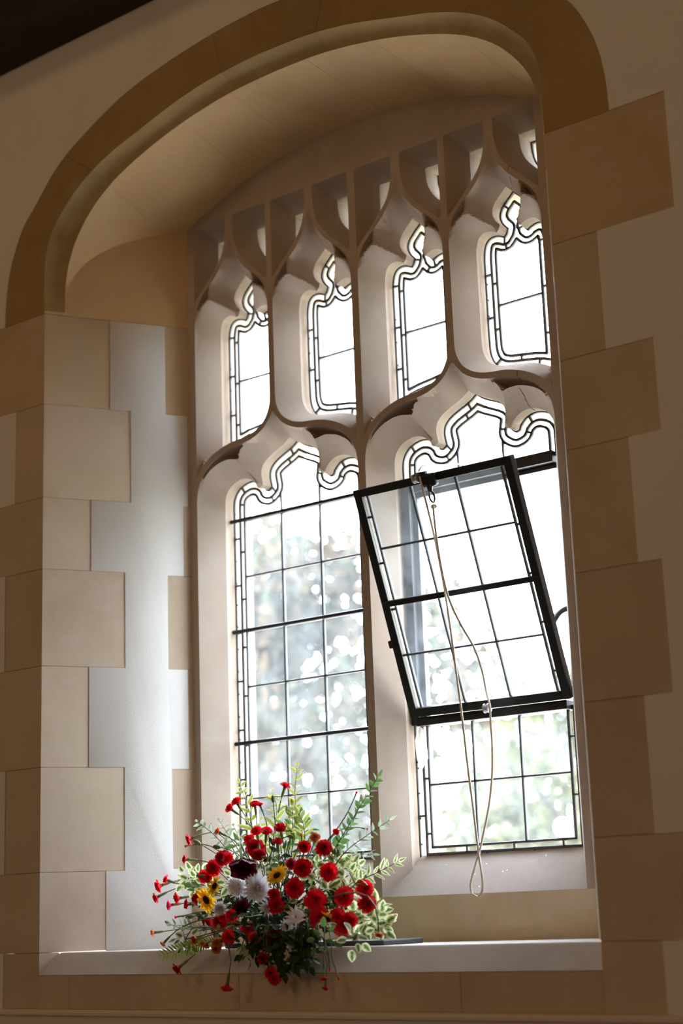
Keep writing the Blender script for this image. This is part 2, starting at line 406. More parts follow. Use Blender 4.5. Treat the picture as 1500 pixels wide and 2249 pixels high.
# --- quoin stones of both jambs: one block shows on the wall face and on the jamb
rows = [(3.41, 3.122, 1.208, .178), (3.122, 2.831, 1.009, .234), (2.831, 2.614, 1.129, .127), (2.614, 2.326, 1.048, .217), (2.326, 2.034, 1.105, .122), (2.034, 1.740, 1.036, .214), (1.740, 1.521, 1.13, .166), (1.521, 1.372, 1.034, .05)]
for sgn in (-1, 1):
    for z1, z0, xo, yj in rows:
        if sgn < 0 and xo > 1.06: xo += random.uniform(.0, .05)
        if sgn < 0 and z0 < 2.4 and xo < 1.06: xo -= .003
        plan = [(-xo, 0), (-.887, 0), (jx(yj), yj), (jx(yj) - .09, yj + .03), (-.96, .1), (-xo, .1)]
        bm = prism_bm([(x * -sgn, y) for x, y in plan], lambda a, b, d: (a, b, z0 + .0005 + d), z1 - z0 - .001)
        bmesh.ops.recalc_face_normals(bm, faces=bm.faces)
        es = [e for e in bm.edges if any(min(abs(v.co.y), abs(abs(v.co.x) - (.887 - .565 * v.co.y))) < 1e-4 for v in e.verts) and all(v.co.y < yj + .001 for v in e.verts)]
        bmesh.ops.bevel(bm, geom=es, offset=.0009, segments=1, affect='EDGES')
        obj('quoin_stone', bm_mesh('quoin_stone', bm, M_TOP if z0 > 2.9 else M_STONE), wall)
    # rear jamb stones, beside the tracery
    for z1, z0, y0 in ((3.41, 3.120, .332), (3.12, 2.83, .392), (2.829, 2.610, .378), (2.61, 2.325, .333), (2.325, 2.029, .385), (2.029, 1.742, .340), (1.742, 1.521, .388)):
        poly = [(y0, z0 + .0005), (.402, z0 + .0005), (.402, z1 - .0005), (y0, z1 - .0005)]
        bm = prism_bm(poly, lambda a, b, d: ((jx(a) - d * .87) * -sgn, a + d * .5, b), .04, .0008)
        obj('jamb_stone', bm_mesh('jamb_stone', bm, M_TOP if z0 > 2.9 else M_STONE), wall)
    # jamb stone above the springing, up to the crease of the soffit
    poly = [(-.001, 3.411), (.402, 3.411), (.402, 3.742)] + [(p.x, p.y) for p in E_pts[::-1]] + [(.055, 3.412)]
    poly = [(.0, 3.411), (.402, 3.411)] + [(p.x, p.y + .001) for p in E_pts[::-1][:-1]] + [(.055, 3.42), (.0, 3.42)]
    bm = prism_bm(poly, lambda a, b, d: ((jx(a) - d * .87) * -sgn, a + d * .5, b), .03)
    obj('springer_stone', bm_mesh('springer_stone', bm, M_OCHRE), wall)
    # plaster between the stones of the jamb, slightly proud with soft edges
    f = [(1.520, .166), (1.740, .166), (1.740, .214), (2.034, .214), (2.034, .122), (2.326, .122), (2.326, .217), (2.614, .217), (2.614, .127), (2.831, .127), (2.831, .234), (3.122, .234), (3.122, .178), (3.41, .178)]
    bk = [(3.41, .332), (3.120, .332), (3.12, .392), (2.829, .392), (2.829, .378), (2.610, .378), (2.610, .333), (2.325, .333), (2.325, .385), (2.029, .385), (2.029, .340), (1.742, .340), (1.742, .388), (1.520, .388)]
    bm = prism_bm([(y, z) for z, y in f + bk], lambda a, b, d: ((jx(a) + (.0018 - d) * .87) * -sgn, a - (.0018 - d) * .5, b), .03, .0017, seg=2)
    obj('jamb_plaster', bm_mesh('jamb_plaster', bm, M_PLAST, 40), wall)
# --- stones under the sill
for a, b in ((-.887, -.765), (-.765, -.148), (-.148, .52), (.52, .887)):
    bm = prism_bm([(a + .0005, 1.3725), (b - .0005, 1.3725), (b - .0005, 1.461), (a + .0005, 1.461)], lambda x, z, d: (x, d, z), .08, .0008)
    obj('apron_stone', bm_mesh('apron_stone', bm, M_STONE), wall)
# --- plaster of the wall, cut round the stones
hole = [(-1.034, 1.372), (-1.034, 1.521)]
side = []
for z1, z0, xo, yj in rows[::-1]: side += [(xo, z0), (xo, z1)]
hole = [(x, z) for x, z in side] + [(v.x, v.y) for v in cC[::-1]] + [(-(x + (.08 if x > 1.06 else 0)), z) for x, z in side[::-1]]
cl = []
for p in hole:
    if not cl or math.hypot(p[0] - cl[-1][0], p[1] - cl[-1][1]) > 1e-4: cl.append(p)
outer = [(-4.5, 0), (4.5, 0), (4.5, 7.6), (-4.5, 7.6)]
vs = [Vector(p) for p in outer + cl]; no = len(outer); nh = len(cl)
r = geometry.delaunay_2d_cdt(vs, [(i, (i + 1) % no) for i in range(no)] + [(no + i, no + (i + 1) % nh) for i in range(nh)], [], 0, 1e-6)
cen = np.array([np.mean([r[0][i] for i in f], 0) for f in r[2]]); keep = ~inside(cen, cl)
V = [(v.x, -.0015, v.y) for v in r[0]]; Fc = [f for f, k in zip(r[2], keep) if k]
b0 = len(V); V += [(x, -.0015, z) for x, z in cl] + [(x * .9995, .02, z) for x, z in cl]
Fc += [(b0 + i, b0 + (i + 1) % nh, b0 + nh + (i + 1) % nh, b0 + nh + i) for i in range(nh)]
obj('wall_plaster', mesh('wall_plaster', V, Fc, M_PLAST), wall)
# outer leaf of the wall, so no daylight reaches the joints
hx = [(-.64, 1.54), (.64, 1.54), (.64, 3.80), (-.64, 3.80)]
ox = [(-4.6, -.4), (4.6, -.4), (4.6, 7.8), (-4.6, 7.8)]
V = [(x, .598, z) for x, z in ox + hx] + [(x, .66, z) for x, z in ox + hx]; Fc = []
for k in (0, 8): Fc += [(k, k + 1, k + 5, k + 4), (k + 1, k + 2, k + 6, k + 5), (k + 2, k + 3, k + 7, k + 6), (k + 3, k, k + 4, k + 7)]
Fc += [(4 + i, 4 + (i + 1) % 4, 12 + (i + 1) % 4, 12 + i) for i in range(4)]
obj('outer_masonry', mesh('outer_masonry', V, Fc, M_MORTAR), wall)
# sill: chamfered front, flat top
sec = [(0.0, 1.462), (.050, 1.520), (.405, 1.520), (.405, 1.46)]
V = []
for sgn in (-1, 1):
    for y, z in sec: V.append((sgn * (.8868 - .565 * min(y, .40)), y, z))
Fc = [(0, 1, 5, 4), (1, 2, 6, 5), (2, 3, 7, 6), (3, 0, 4, 7), (3, 2, 1, 0), (4, 5, 6, 7)]
bm = bmesh.new(); bv = [bm.verts.new(v) for v in V]
for f_ in Fc: bm.faces.new([bv[i] for i in f_])
bmesh.ops.recalc_face_normals(bm, faces=bm.faces)
bmesh.ops.bevel(bm, geom=[e for e in bm.edges if all(abs(v.co.z - 1.52) < 1e-5 and abs(v.co.y - .05) < 1e-5 for v in e.verts)], offset=.004, segments=2, affect='EDGES')
M_SILL = rocky('sill_stone', (0.64, 0.585, 0.545), (0.56, 0.51, 0.475), (0.66, 0.62, 0.585), s1=4, rnd=0)
M_APRON_BOUNCE = rocky('apron_bounce_limestone', (0.76, 0.63, 0.46), (0.66, 0.52, 0.35), (0.72, 0.62, 0.50), s1=5, s2=12, rnd=0)  # cleaner stone, also lightened to stand in for light bounced off the sill
M_LSILL = rocky('light_sill_stone', (0.50, 0.44, 0.40), (0.45, 0.39, 0.355), (0.53, 0.47, 0.43), s1=4, rnd=0)
tag(obj('trim_1', bm_mesh('trim_1', bm, M_SILL)), 'chamfered pale stone window sill under the flowers', 'sill', kind='structure')
# dado rail and panelling below
prof = [(0, 1.3725), (-.012, 1.3725), (-.020, 1.370), (-.024, 1.365), (-.022, 1.358), (-.014, 1.354), (-.012, 1.349), (-.013, 1.30), (-.013, .15), (-.03, .15), (-.03, 0), (0, 0)]
V = [(sx_, y, z) for sx_ in (-4.4, 4.4) for y, z in prof]; n = len(prof)
Fc = [(i, i + 1, n + i + 1, n + i) for i in range(n - 1)]
tag(obj('baseboard_back', mesh('baseboard_back', V, Fc, M_DADO, 40)), 'painted dado with a rounded top rail below the window', 'dado', kind='structure')

# ================================================================== ROOM SHELL
def shell(name, verts, mat, label, cat):
    return tag(obj(name, mesh(name, verts, [tuple(range(len(verts)))], mat)), label, cat, kind='structure')
shell('floor', [(-4.5, 0, 0), (4.5, 0, 0), (4.5, -8, 0), (-4.5, -8, 0)], M_FLOOR, 'stone floor of the church below the window', 'floor')
shell('wall_left', [(-4.5, 0, 0), (-4.5, -8, 0), (-4.5, -8, 7.6), (-4.5, 0, 7.6)], M_PLAST, 'plastered side wall left of the window', 'wall')
shell('wall_right', [(4.5, 0, 0), (4.5, -8, 0), (4.5, -8, 7.6), (4.5, 0, 7.6)], M_PLAST, 'plastered side wall right of the window', 'wall')
shell('wall_front', [(-4.5, -8, 0), (4.5, -8, 0), (4.5, -8, 7.6), (-4.5, -8, 7.6)], M_PLAST, 'plastered wall behind the viewer', 'wall')
ceil = empty('ceiling'); tag(ceil, 'dark timber ceiling with a wall beam above the window', 'ceiling', kind='structure')
obj('wall_beam', bm_mesh('wall_beam', box_bm(-4.5, 4.5, -.215, -.001, 4.287, 4.50, .006), M_WOOD, 30), ceil)
for i in range(14):                                   # boarding of the pitched roof rising from the beam
    y0 = -.14 - i * .21; z0 = 4.44 + i * .21
    bm = prism_bm([(0, 0), (.292, 0), (.292, .02), (0, .02)], lambda a, b, d: (-4.5 + d, y0 - (a - b) * .7071, z0 + (a + b) * .7071), 9.0)
    obj('board', bm_mesh('board', bm, M_WOOD), ceil)
obj('roof_deck', mesh('roof_deck', [(-4.6, .66, 7.55), (4.6, .66, 7.55), (4.6, -8, 7.55), (-4.6, -8, 7.55)], [(0, 1, 2, 3)], M_WOOD), ceil)
# ================================================================== TRACERY
YF, YI, YG, YB = .40, .477, .52, .60
def runs(rs, step=.006):
    o = []
    for r_ in rs:
        c = catmull([Vector(p) for p in r_], step) if len(r_) > 2 else [Vector(p) for p in r_]
        o += c if not o or (o[-1] - c[0]).length > 1e-6 else c[1:]
    return o
HEAD_O1 = runs([[(.311, 2.80), (.311, 2.838), (.304, 2.885), (.290, 2.912), (.272, 2.933), (.247, 2.952), (.218, 2.967), (.19, 2.978), (.155, 2.986), (.122, 2.989), (.09, 2.995), (.06, 3.007), (.035, 3.023), (.018, 3.042), (.006, 3.058), (0, 3.069)]])
HEAD_I1 = runs([[(.264, 2.80), (.264, 2.835), (.261, 2.858), (.253, 2.874), (.240, 2.888), (.22, 2.899), (.197, 2.905), (.177, 2.904), (.16, 2.898), (.147, 2.889), (.136, 2.878)], [(.136, 2.878), (.132, 2.867)], [(.132, 2.867), (.122, 2.864), (.109, 2.872)],
                [(.109, 2.872), (.113, 2.891), (.115, 2.908), (.111, 2.928), (.099, 2.943), (.08, 2.956), (.057, 2.967), (.036, 2.976), (.018, 2.986), (0, 3.0)]])
U_TAB = [(.311, 2.917), (.29, 2.945), (.262, 2.967), (.229, 2.984), (.195, 2.996), (.16, 3.003), (.12, 3.007), (.085, 3.014), (.054, 3.029), (.034, 3.046), (.02, 3.070), (.013, 3.092), (.0112, 3.112)]
U_C = runs([U_TAB])
UI_C = runs([[(.2705, 3.005), (.252, 3.0155), (.225, 3.027), (.197, 3.0345), (.166, 3.039), (.13, 3.0435), (.103, 3.049), (.079, 3.060), (.065, 3.076), (.056, 3.097), (.0525, 3.12)]])
HEAD_O2 = runs([[(.150, 3.38), (.150, 3.412), (.147, 3.442), (.140, 3.468), (.127, 3.492), (.103, 3.518), (.077, 3.539), (.054, 3.561), (.04, 3.580), (.024, 3.605), (.013, 3.635), (.006, 3.658), (0, 3.685)]])
HEAD_I2 = runs([[(.1095, 3.36), (.1095, 3.388), (.106, 3.416), (.099, 3.434), (.085, 3.445), (.066, 3.447), (.049, 3.442), (.038, 3.436)], [(.038, 3.436), (.031, 3.444)], [(.031, 3.444), (.027, 3.457)], [(.027, 3.457), (.041, 3.473), (.049, 3.495), (.044, 3.518), (.027, 3.538), (.011, 3.553), (0, 3.564)]])
F2_C = runs([[(.150, 3.489), (.132, 3.507), (.108, 3.530), (.082, 3.555), (.06, 3.578), (.04, 3.605), (.026, 3.635), (.0185, 3.668), (.016, 3.70), (.0155, 3.742)]])
ZT = 3.742
def mirror_head(h): return [(p.x, p.y) for p in h] + [(-p.x, p.y) for p in h[-2::-1]]   # right springing over the apex to the left
def vline(x, z0, z1, n): return [(x, z0 + (z1 - z0) * i / n) for i in range(1, n)]
LOW_C = (-.324, .324)
opens = []      # dict(kind, xc, O, I, hw)
for xc in LOW_C:
    O = mirror_head(HEAD_O1); I = mirror_head(HEAD_I1)
    O = [(.311, 1.637)] + vline(.311, 1.637, 2.80, 16) + O + vline(-.311, 2.80, 1.637, 16) + [(-.311, 1.637)]
    Ifull = [(.264, 1.7057)] + vline(.264, 1.7057, 2.80, 16) + I + vline(-.264, 2.80, 1.7057, 16) + [(-.264, 1.7057)]
    Icdt = Ifull + [(-.311, 1.637), (.311, 1.637)]
    sh = lambda L: [(x + xc, z) for x, z in L]
    opens.append(dict(kind='low', xc=xc, O=sh(O), I=sh(Icdt), Irev=sh(Ifull), Idist=sh([(.264, 1.55)] + Ifull[1:-1] + [(-.264, 1.55)])))
UPS = []
for lc in LOW_C:
    for s in (-1, 1):
        xc = lc + s * .1609
        h_o = mirror_head(HEAD_O2); h_i = mirror_head(HEAD_I2)
        # bottom runs along the ogee of the light below: from the side near the outside (|v|=.311) to the sub-mullion
        ub = [(lc + s * p.x, p.y) for p in U_C]; ui = [(lc + s * p.x, p.y) for p in UI_C]
        if s > 0: ub, ui = ub[::-1], ui[::-1]          # left to right
        O = [(x + xc, z) for x, z in h_o]; I = [(x + xc, z) for x, z in h_i]
        O = O + vline(O[-1][0], 3.38, ub[0][1], 5) + ub + vline(O[0][0], ub[-1][1], 3.38, 5)
        I = I + vline(I[-1][0], 3.36, ui[0][1], 5) + ui + vline(I[0][0], ui[-1][1], 3.36, 5)
        d = dict(kind='up', xc=xc, O=O, I=I, Irev=I, Idist=I); opens.append(d); UPS.append(d)
CELLS = []
for d in UPS:
    xc = d['xc']
    for s in (-1, 1):
        O = [(xc + s * p.x, p.y) for p in F2_C] + [(xc + s * .150, ZT)]
        hole_ = contour(O, .037, h=.002, eps=.0004)[0]
        c = dict(kind='cell', xc=xc, O=O, I=hole_, Irev=hole_, Idist=hole_); opens.append(c); CELLS.append(c)

dtop = [(p.x, p.y) for p in resample(catmull([Vector(p) for p in HALF_D], .01), 24)]
outl = [(-.661, 1.52), (.661, 1.52)] + dtop + [(-x, z) for x, z in dtop[-2::-1]]
pts, edg = [], []
def add_loop(L, closed=True):
    b = len(pts); pts.extend(L); n = len(L)
    edg.extend((b + i, b + (i + 1) % n) for i in range(n if closed else n - 1))
add_loop(outl); b_ = len(pts); pts += [(-.661, 1.6365), (-.635, 1.6365), (-.013, 1.6365), (.013, 1.6365), (.635, 1.6365), (.661, 1.6365)]; edg += [(b_, b_ + 1), (b_ + 2, b_ + 3), (b_ + 4, b_ + 5)]
for d in opens: add_loop(d['O']); add_loop(d['I'])
DM = .0465
for d in opens:
    A = np.array(d['O']); zlo = {'low': 2.80, 'up': 3.36, 'cell': 3.4}[d['kind']]
    h = .006 if d['kind'] != 'cell' else .008
    xs = np.arange(A[:, 0].min(), A[:, 0].max(), h); zs = np.arange(zlo, A[:, 1].max(), h * .9)
    G = np.stack(np.meshgrid(xs, zs, indexing='ij'), -1); G[:, ::2, 0] += h / 2; G = G.reshape(-1, 2) + rng.uniform(-.0004, .0004, (G.shape[0] * G.shape[1], 2))
    ok = inside(G, d['O']) & ~inside(G, d['I']); G = G[ok]
    dO, dI = seg_dist(G, d['O']), seg_dist(G, d['I'])
    G = G[(dO > .0025) & (dI > .0025)]
    pts.extend(map(tuple, G))
    if d['kind'] == 'up':                              # lower corners of the upper lights
        G = np.stack(np.meshgrid(np.arange(A[:, 0].min(), A[:, 0].max(), .012), np.arange(2.9, 3.16, .011), indexing='ij'), -1).reshape(-1, 2) + rng.uniform(-.001, .001, (1, 2))
        G = G[inside(G, d['O']) & ~inside(G, d['I'])]
        G = G[(seg_dist(G, d['O']) > .004) & (seg_dist(G, d['I']) > .004)]; pts.extend(map(tuple, G))
    if d['kind'] in ('low', 'up'):                     # crisp arris of the sunk eyes beside the cusps
        big = [(d['xc'] + x, z) for x, z in ((-.6, 1), (.6, 1), (.6, 5), (-.6, 5))]
        lim = DM if d['kind'] == 'low' else .047
        for lv in (lim - .0006, lim + .0022):
            # outside offset of I: sample around I by pushing points along normals
            Q = np.array(d['Idist']); T = np.roll(Q, -1, 0) - np.roll(Q, 1, 0); N_ = np.stack([T[:, 1], -T[:, 0]], 1); N_ /= np.linalg.norm(N_, axis=1)[:, None]
            if area(d['Idist']) < 0: N_ = -N_
            Q = Q + N_ * lv
            good = (np.abs(seg_dist(Q, d['Idist']) - lv) < 2e-4) & inside(Q, d['O']) & (seg_dist(Q, d['O']) > .006) & (np.abs(Q[:, 0] - d['xc']) > (.07 if d['kind'] == 'low' else .045)) & (Q[:, 1] > zlo)
            prev = None
            for q, g in zip(Q, good):
                if g:
                    if prev is not None and np.hypot(*(q - prev)) < .012: b = len(pts); pts.append(tuple(q)); edg.append((b - 1, b))
                    else: pts.append(tuple(q))
                    prev = q
                else: prev = None
vv, ee, ff, _, _, _ = geometry.delaunay_2d_cdt([Vector(p) for p in pts], edg, [], 0, 1e-5)
Q = np.array([(v.x, v.y) for v in vv]); F3 = np.array([list(f) for f in ff if len(f) == 3]); cen = Q[F3].mean(1)
keep = inside(cen, outl)
for d in opens: keep &= ~inside(cen, d['I'])
F3 = F3[keep]
def sstep(x, a, b):
    t = np.clip((x - a) / (b - a), 0, 1); return t * t * (3 - 2 * t)
Y = np.full(len(Q), YF)
for d in opens:
    A = np.array(d['O']); m = (Q[:, 0] > A[:, 0].min() - .001) & (Q[:, 0] < A[:, 0].max() + .001) & (Q[:, 1] > A[:, 1].min() - .001) & (Q[:, 1] < A[:, 1].max() + .001)
    idx = np.where(m)[0]; q = Q[idx]; dO = seg_dist(q, d['O']); inn = inside(q, d['O']) & (dO > 1e-4); idx = idx[inn]; q = q[inn]; dO = dO[inn]
    dI = seg_dist(q, d['Idist']); u = np.abs(q[:, 0] - d['xc']); dp = YI - YF
    if d['kind'] == 'cell': y = YF + dp / .037 * np.minimum(dO, .037)
    else:
        t = dI / np.maximum(dI + dO, 1e-6); yr = YI - dp * t
        lim = DM if d['kind'] == 'low' else .041
        w = sstep(u, .05, .09) if d['kind'] == 'low' else sstep(u, .03, .055)
        yl = YI - dp * np.minimum(1, dI / lim) * .97
        head = q[:, 1] > (2.80 if d['kind'] == 'low' else 3.36)
        y = np.where(head, yr * (1 - w) + yl * w, yr)
        eye = head & (dI > lim + (0 if d['kind'] == 'low' else .006)) & (u > (.07 if d['kind'] == 'low' else .045))
        y = np.where(eye, YF + np.minimum(.082, 2.3 * dO), y)
    Y[idx] = y
V = [(a, y, b) for (a, b), y in zip(Q, Y)]; nV = len(V)
V += [(a, YB, b) for a, b in Q]
Fc = [tuple(f[::-1]) if False else tuple(f) for f in F3.tolist()] + [(nV + f[2], nV + f[1], nV + f[0]) for f in F3.tolist()]
def strip(L, y0, y1, closed):
    b = len(V); n = len(L)
    V.extend((x, y0, z) for x, z in L); V.extend((x, y1, z) for x, z in L)
    Fc.extend((b + i, b + (i + 1) % n, b + n + (i + 1) % n, b + n + i) for i in range(n if closed else n - 1))
strip(outl, YF, YB, True)
for d in opens: strip(d['Irev'], YI, YB, d['kind'] != 'low')
win = empty('window_1'); tag(win, 'two-light Gothic stone tracery window with leaded glass', 'window', kind='structure')
bm = bmesh.new(); me0 = mesh('tracery', V, Fc); bm.from_mesh(me0); bpy.data.meshes.remove(me0)
bmesh.ops.remove_doubles(bm, verts=bm.verts, dist=2e-5)
bmesh.ops.recalc_face_normals(bm, faces=bm.faces)
tm_ = bm_mesh('tracery', bm, M_TRAC, 21, recalc=False); tm_.materials.append(M_APRON_BOUNCE)
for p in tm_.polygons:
    if p.center.z < 1.636 and p.center.y < .42: p.material_index = 1  # panel below the lights gets the stone with bounce light in its colour
obj('tracery', tm_, win)
for xc in LOW_C:                                       # weathered sills of the two lights
    sc_ = [(.311, .40, 1.637), (.264, YI, 1.7057), (.2638, YG + .001, 1.744), (.2638, YB, 1.70)]
    V = [(xc + s * x, y, z) for x, y, z in sc_ for s in (-1, 1)]
    Fc = [(0, 1, 3, 2), (2, 3, 5, 4), (4, 5, 7, 6)]
    b = len(V); V += [(xc - .30, YB, 1.60), (xc + .30, YB, 1.60)]
    obj('light_sill', mesh('light_sill', V, Fc, M_LSILL), win)

# ================================================================== LEADED GLASS
LEADW, LEADD = .0078, .009
class Lead:
    def __init__(s): s.V, s.F = [], []
    def line(s, a, b, w=LEADW, y=YG, dpt=LEADD):
        d = Vector((b[0] - a[0], b[1] - a[1]));
        if d.length < 1e-5: return
        d.normalize(); n = Vector((-d.y, d.x)) * w / 2; e = d * w * .3
        k = len(s.V)
        for yy, sc in ((y - dpt / 2, .62), (y - dpt * .2, 1), (y + dpt / 2, 1)):
            for p, sg, ex in ((a, 1, -1), (b, 1, 1), (b, -1, 1), (a, -1, -1)):
                s.V.append((p[0] + n.x * sg * sc + e.x * ex, yy, p[1] + n.y * sg * sc + e.y * ex))
        s.F.append((k, k + 1, k + 2, k + 3))
        for q in (0, 4):
            for i in range(4): s.F.append((k + q + i, k + q + 4 + i, k + q + 4 + (i + 1) % 4, k + q + (i + 1) % 4))
    def poly(s, L, closed=True, **kw):
        n = len(L)
        for i in range(n if closed else n - 1): s.line(L[i], L[(i + 1) % n], **kw)
    def build(s, parent): return obj('lead_came', mesh('lead_came', s.V, s.F, M_LEAD), parent)
def pane(poly, parent, mat, y=YG):
    if abs(area(poly)) < 6e-5: return
    c = []
    for p in poly:
        if not c or math.hypot(p[0] - c[-1][0], p[1] - c[-1][1]) > 4e-4: c.append(p)
    if len(c) < 3: return
    if area(c) < 0: c = c[::-1]
    bm = prism_bm(c, lambda a, b, d: (a, y - .0015 + d, b), .003)
    bmesh.ops.triangulate(bm, faces=[f for f in bm.faces if len(f.verts) > 4], ngon_method='EAR_CLIP')
    obj('pane', bm_mesh('pane', bm, mat), parent)
def along(L):
    s = [0]; n = len(L)
    for i in range(n): s.append(s[-1] + math.hypot(L[(i + 1) % n][0] - L[i][0], L[(i + 1) % n][1] - L[i][1]))
    return s
def at_s(L, S_, s):
    s %= S_[-1]; i = int(np.searchsorted(S_, s, 'right')) - 1; i = min(i, len(L) - 1); t = (s - S_[i]) / max(S_[i + 1] - S_[i], 1e-9)
    a, b = L[i], L[(i + 1) % len(L)]; return (a[0] + (b[0] - a[0]) * t, a[1] + (b[1] - a[1]) * t)
def s_near(L, S_, p):
    A = np.array(L); B = np.roll(A, -1, 0); D = B - A; t = np.clip(((np.array(p) - A) * D).sum(1) / ((D ** 2).sum(1) + 1e-18), 0, 1)
    i = int((((A + t[:, None] * D) - np.array(p)) ** 2).sum(1).argmin()); return S_[i] + t[i] * (S_[i + 1] - S_[i])
def section(L, S_, s0, s1):
    """points of the closed loop from s0 forward to s1"""
    T = S_[-1]; s1 = s0 + ((s1 - s0) % T); o = [at_s(L, S_, s0)]
    for k in range(2):
        for i in range(len(L)):
            s = S_[i] + k * T
            if s0 + 1e-6 < s < s1 - 1e-6: o.append(L[i])
    o.append(at_s(L, S_, s1)); return o
def ring(outer, inner, step, phase, parent, lead, mat, zcl):
    if area(outer) < 0: outer = outer[::-1]
    if area(inner) < 0: inner = inner[::-1]
    So, Si = along(outer), along(inner); n = max(3, round(Si[-1] / step))
    ts = [(phase + k) * Si[-1] / n for k in range(n)]
    for a, b in zip(ts, ts[1:] + [ts[0] + Si[-1]]):
        pa, pb = at_s(inner, Si, a), at_s(inner, Si, b); oa, ob = s_near(outer, So, pa), s_near(outer, So, pb)
        inn = section(inner, Si, a % Si[-1], b % Si[-1]); L = (ob - oa) % So[-1]
        out_ = section(outer, So, oa, ob) if L < 2.2 * (b - a) + .06 else [at_s(outer, So, oa), at_s(outer, So, ob)]
        poly = inn + out_[::-1]
        for z, gt in zcl: poly = clip_half(poly, 1, z, gt) if len(poly) > 2 else poly
        if len(poly) > 2: pane(poly, parent, mat)
        q = at_s(outer, So, oa)
        if all((pa[1] > z) == gt for z, gt in zcl) and math.hypot(pa[0] - q[0], pa[1] - q[1]) < .04: lead.line(pa, q, w=.006)
def clip_lines(L, zcl):
    o = []; n = len(L)
    for i in range(n):
        a, b = L[i], L[(i + 1) % n]
        for z, gt in zcl:
            if a is None: break
            ia, ib = (a[1] > z) == gt, (b[1] > z) == gt
            if not ia and not ib: a = None; break
            if ia != ib:
                t = (z - a[1]) / (b[1] - a[1]); m_ = (a[0] + (b[0] - a[0]) * t, z)
                if ia: b = m_
                else: a = m_
        if a is not None: o.append((a, b))
    return o
def crossings(L, axis, val):
    o = []; n = len(L)
    for i in range(n):
        a, b = L[i], L[(i + 1) % n]
        if (a[axis] > val) != (b[axis] > val):
            t = (val - a[axis]) / (b[axis] - a[axis]); o.append(a[1 - axis] + (b[1 - axis] - a[1 - axis]) * t)
    return sorted(o)
def leaded(outline, cols, rws, zcl, name='leaded_light', d1=.0235, d2=.0415, step=.15):
    lt = empty(name, parent=win); ld = Lead()
    mid = contour(outline, d1, .003, .0005); inn = contour(outline, d2, .003, .0005)
    mid = [m_ for m_ in mid if abs(area(m_)) > 2e-4]; inn = [m_ for m_ in inn if abs(area(m_)) > 4e-4]
    for (L, w) in [(outline, .0075)] + [(m_, LEADW) for m_ in mid + inn]:
        for a, b in clip_lines(L, zcl): ld.line(a, b, w=w)
    for m_ in mid: ring(outline, m_, step, .3, lt, ld, M_GLASS_EDGE, zcl)
    for m_ in mid:
        hit = [q for q in inn if inside([q[0]], m_)[0]]
        if not hit:                                    # the small foil at the head: one pane
            p = m_
            for z, gt in zcl: p = clip_half(p, 1, z, gt) if len(p) > 2 else p
            if len(p) > 2: pane(p, lt, M_GLASS)
        for q in hit: ring(m_, q, step, .75, lt, ld, M_GLASS_EDGE, zcl)
    for q in inn:
        A = np.array(q); xs = [A[:, 0].min() - .01] + [c for c in cols if A[:, 0].min() < c < A[:, 0].max()] + [A[:, 0].max() + .01]
        zs = [A[:, 1].min() - .01] + [z for z in rws if A[:, 1].min() < z < A[:, 1].max()] + [A[:, 1].max() + .01]
        for i in range(len(xs) - 1):
            for j in range(len(zs) - 1):
                p = clip_half(clip_half(clip_half(clip_half(q, 0, xs[i], True), 0, xs[i + 1], False), 1, zs[j], True), 1, zs[j + 1], False) if True else None
                for z, gt in zcl: p = clip_half(p, 1, z, gt) if len(p) > 2 else p
                if len(p) > 2: pane(p, lt, M_GLASS)
        for c in xs[1:-1]:
            k = crossings(q, 0, c)
            for a, b in zip(k[::2], k[1::2]):
                for s, e in clip_lines([(c, a), (c, b)], zcl)[:1]: ld.line(s, e, w=.0066)
        for z in zs[1:-1]:
            if all((z > zz) == gt for zz, gt in zcl):
                k = crossings(q, 1, z)
                for a, b in zip(k[::2], k[1::2]): ld.line((a, z), (b, z), w=.0066)
    ld.build(lt); return lt
ROWS = [1.938, 2.102, 2.271, 2.440, 2.609, 2.785]
def low_outline(xc): return [(xc + .264, 1.722)] + [(x, z) for x, z in opens[0 if xc < 0 else 1]['Irev'][1:-1]] + [(xc - .264, 1.722)]
leaded(low_outline(-.324), [-.324 - .0745, -.324 + .0745], ROWS, [(1.741, True)])
leaded(low_outline(.324), [.324 - .0745, .324 + .0745], [1.931], [(1.741, True), (2.100, False)])
leaded(low_outline(.324), [.324 - .0745, .324 + .0745], [], [(2.775, True)])
for d in UPS: leaded(d['I'], [], [3.239], [], step=.13, d1=.022, d2=.038)
for d in CELLS:
    lt = empty('leaded_light', parent=win); ld = Lead(); ld.poly(d['I'], w=.008, y=.545); ld.build(lt); pane(d['I'], lt, M_GLASS, .545)
# saddle bars of the left light
for z in (2.785, 2.440, 2.102):
    V, Fc = tube([(-.324 - .272, .503, z), (-.324 + .272, .503, z)], .0062, 8)
    obj('saddle_bar', mesh('saddle_bar', V, Fc, M_IRON, 50), win)
# fixed iron frame of the opening casement
fx0, fx1, fz0, fz1 = .0615, .587, 2.094, 2.785
fr = empty('casement_frame', parent=win)
for b_ in ((fx0, fx0 + .026, .500, .545, fz0, fz1), (fx1 - .010, fx1 + .003, .500, .545, fz0, fz1), (fx0 + .026, fx1 - .026, .500, .545, fz1 - .032, fz1), (fx0 + .026, fx1 - .026, .488, .545, fz0 - .004, fz0 + .020)):
    obj('frame_bar', bm_mesh('frame_bar', box_bm(*b_, .002), M_IRON), fr)
for b_ in ((fx0 + .026, fx0 + .040, .520, .535, fz0 + .02, fz1 - .032), (fx1 - .014, fx1 - .010, .520, .535, fz0 + .02, fz1 - .032), (fx0 + .026, fx1 - .026, .520, .535, fz1 - .046, fz1 - .032)):
    obj('frame_rebate', bm_mesh('frame_rebate', box_bm(*b_, .001), M_IRON), fr)

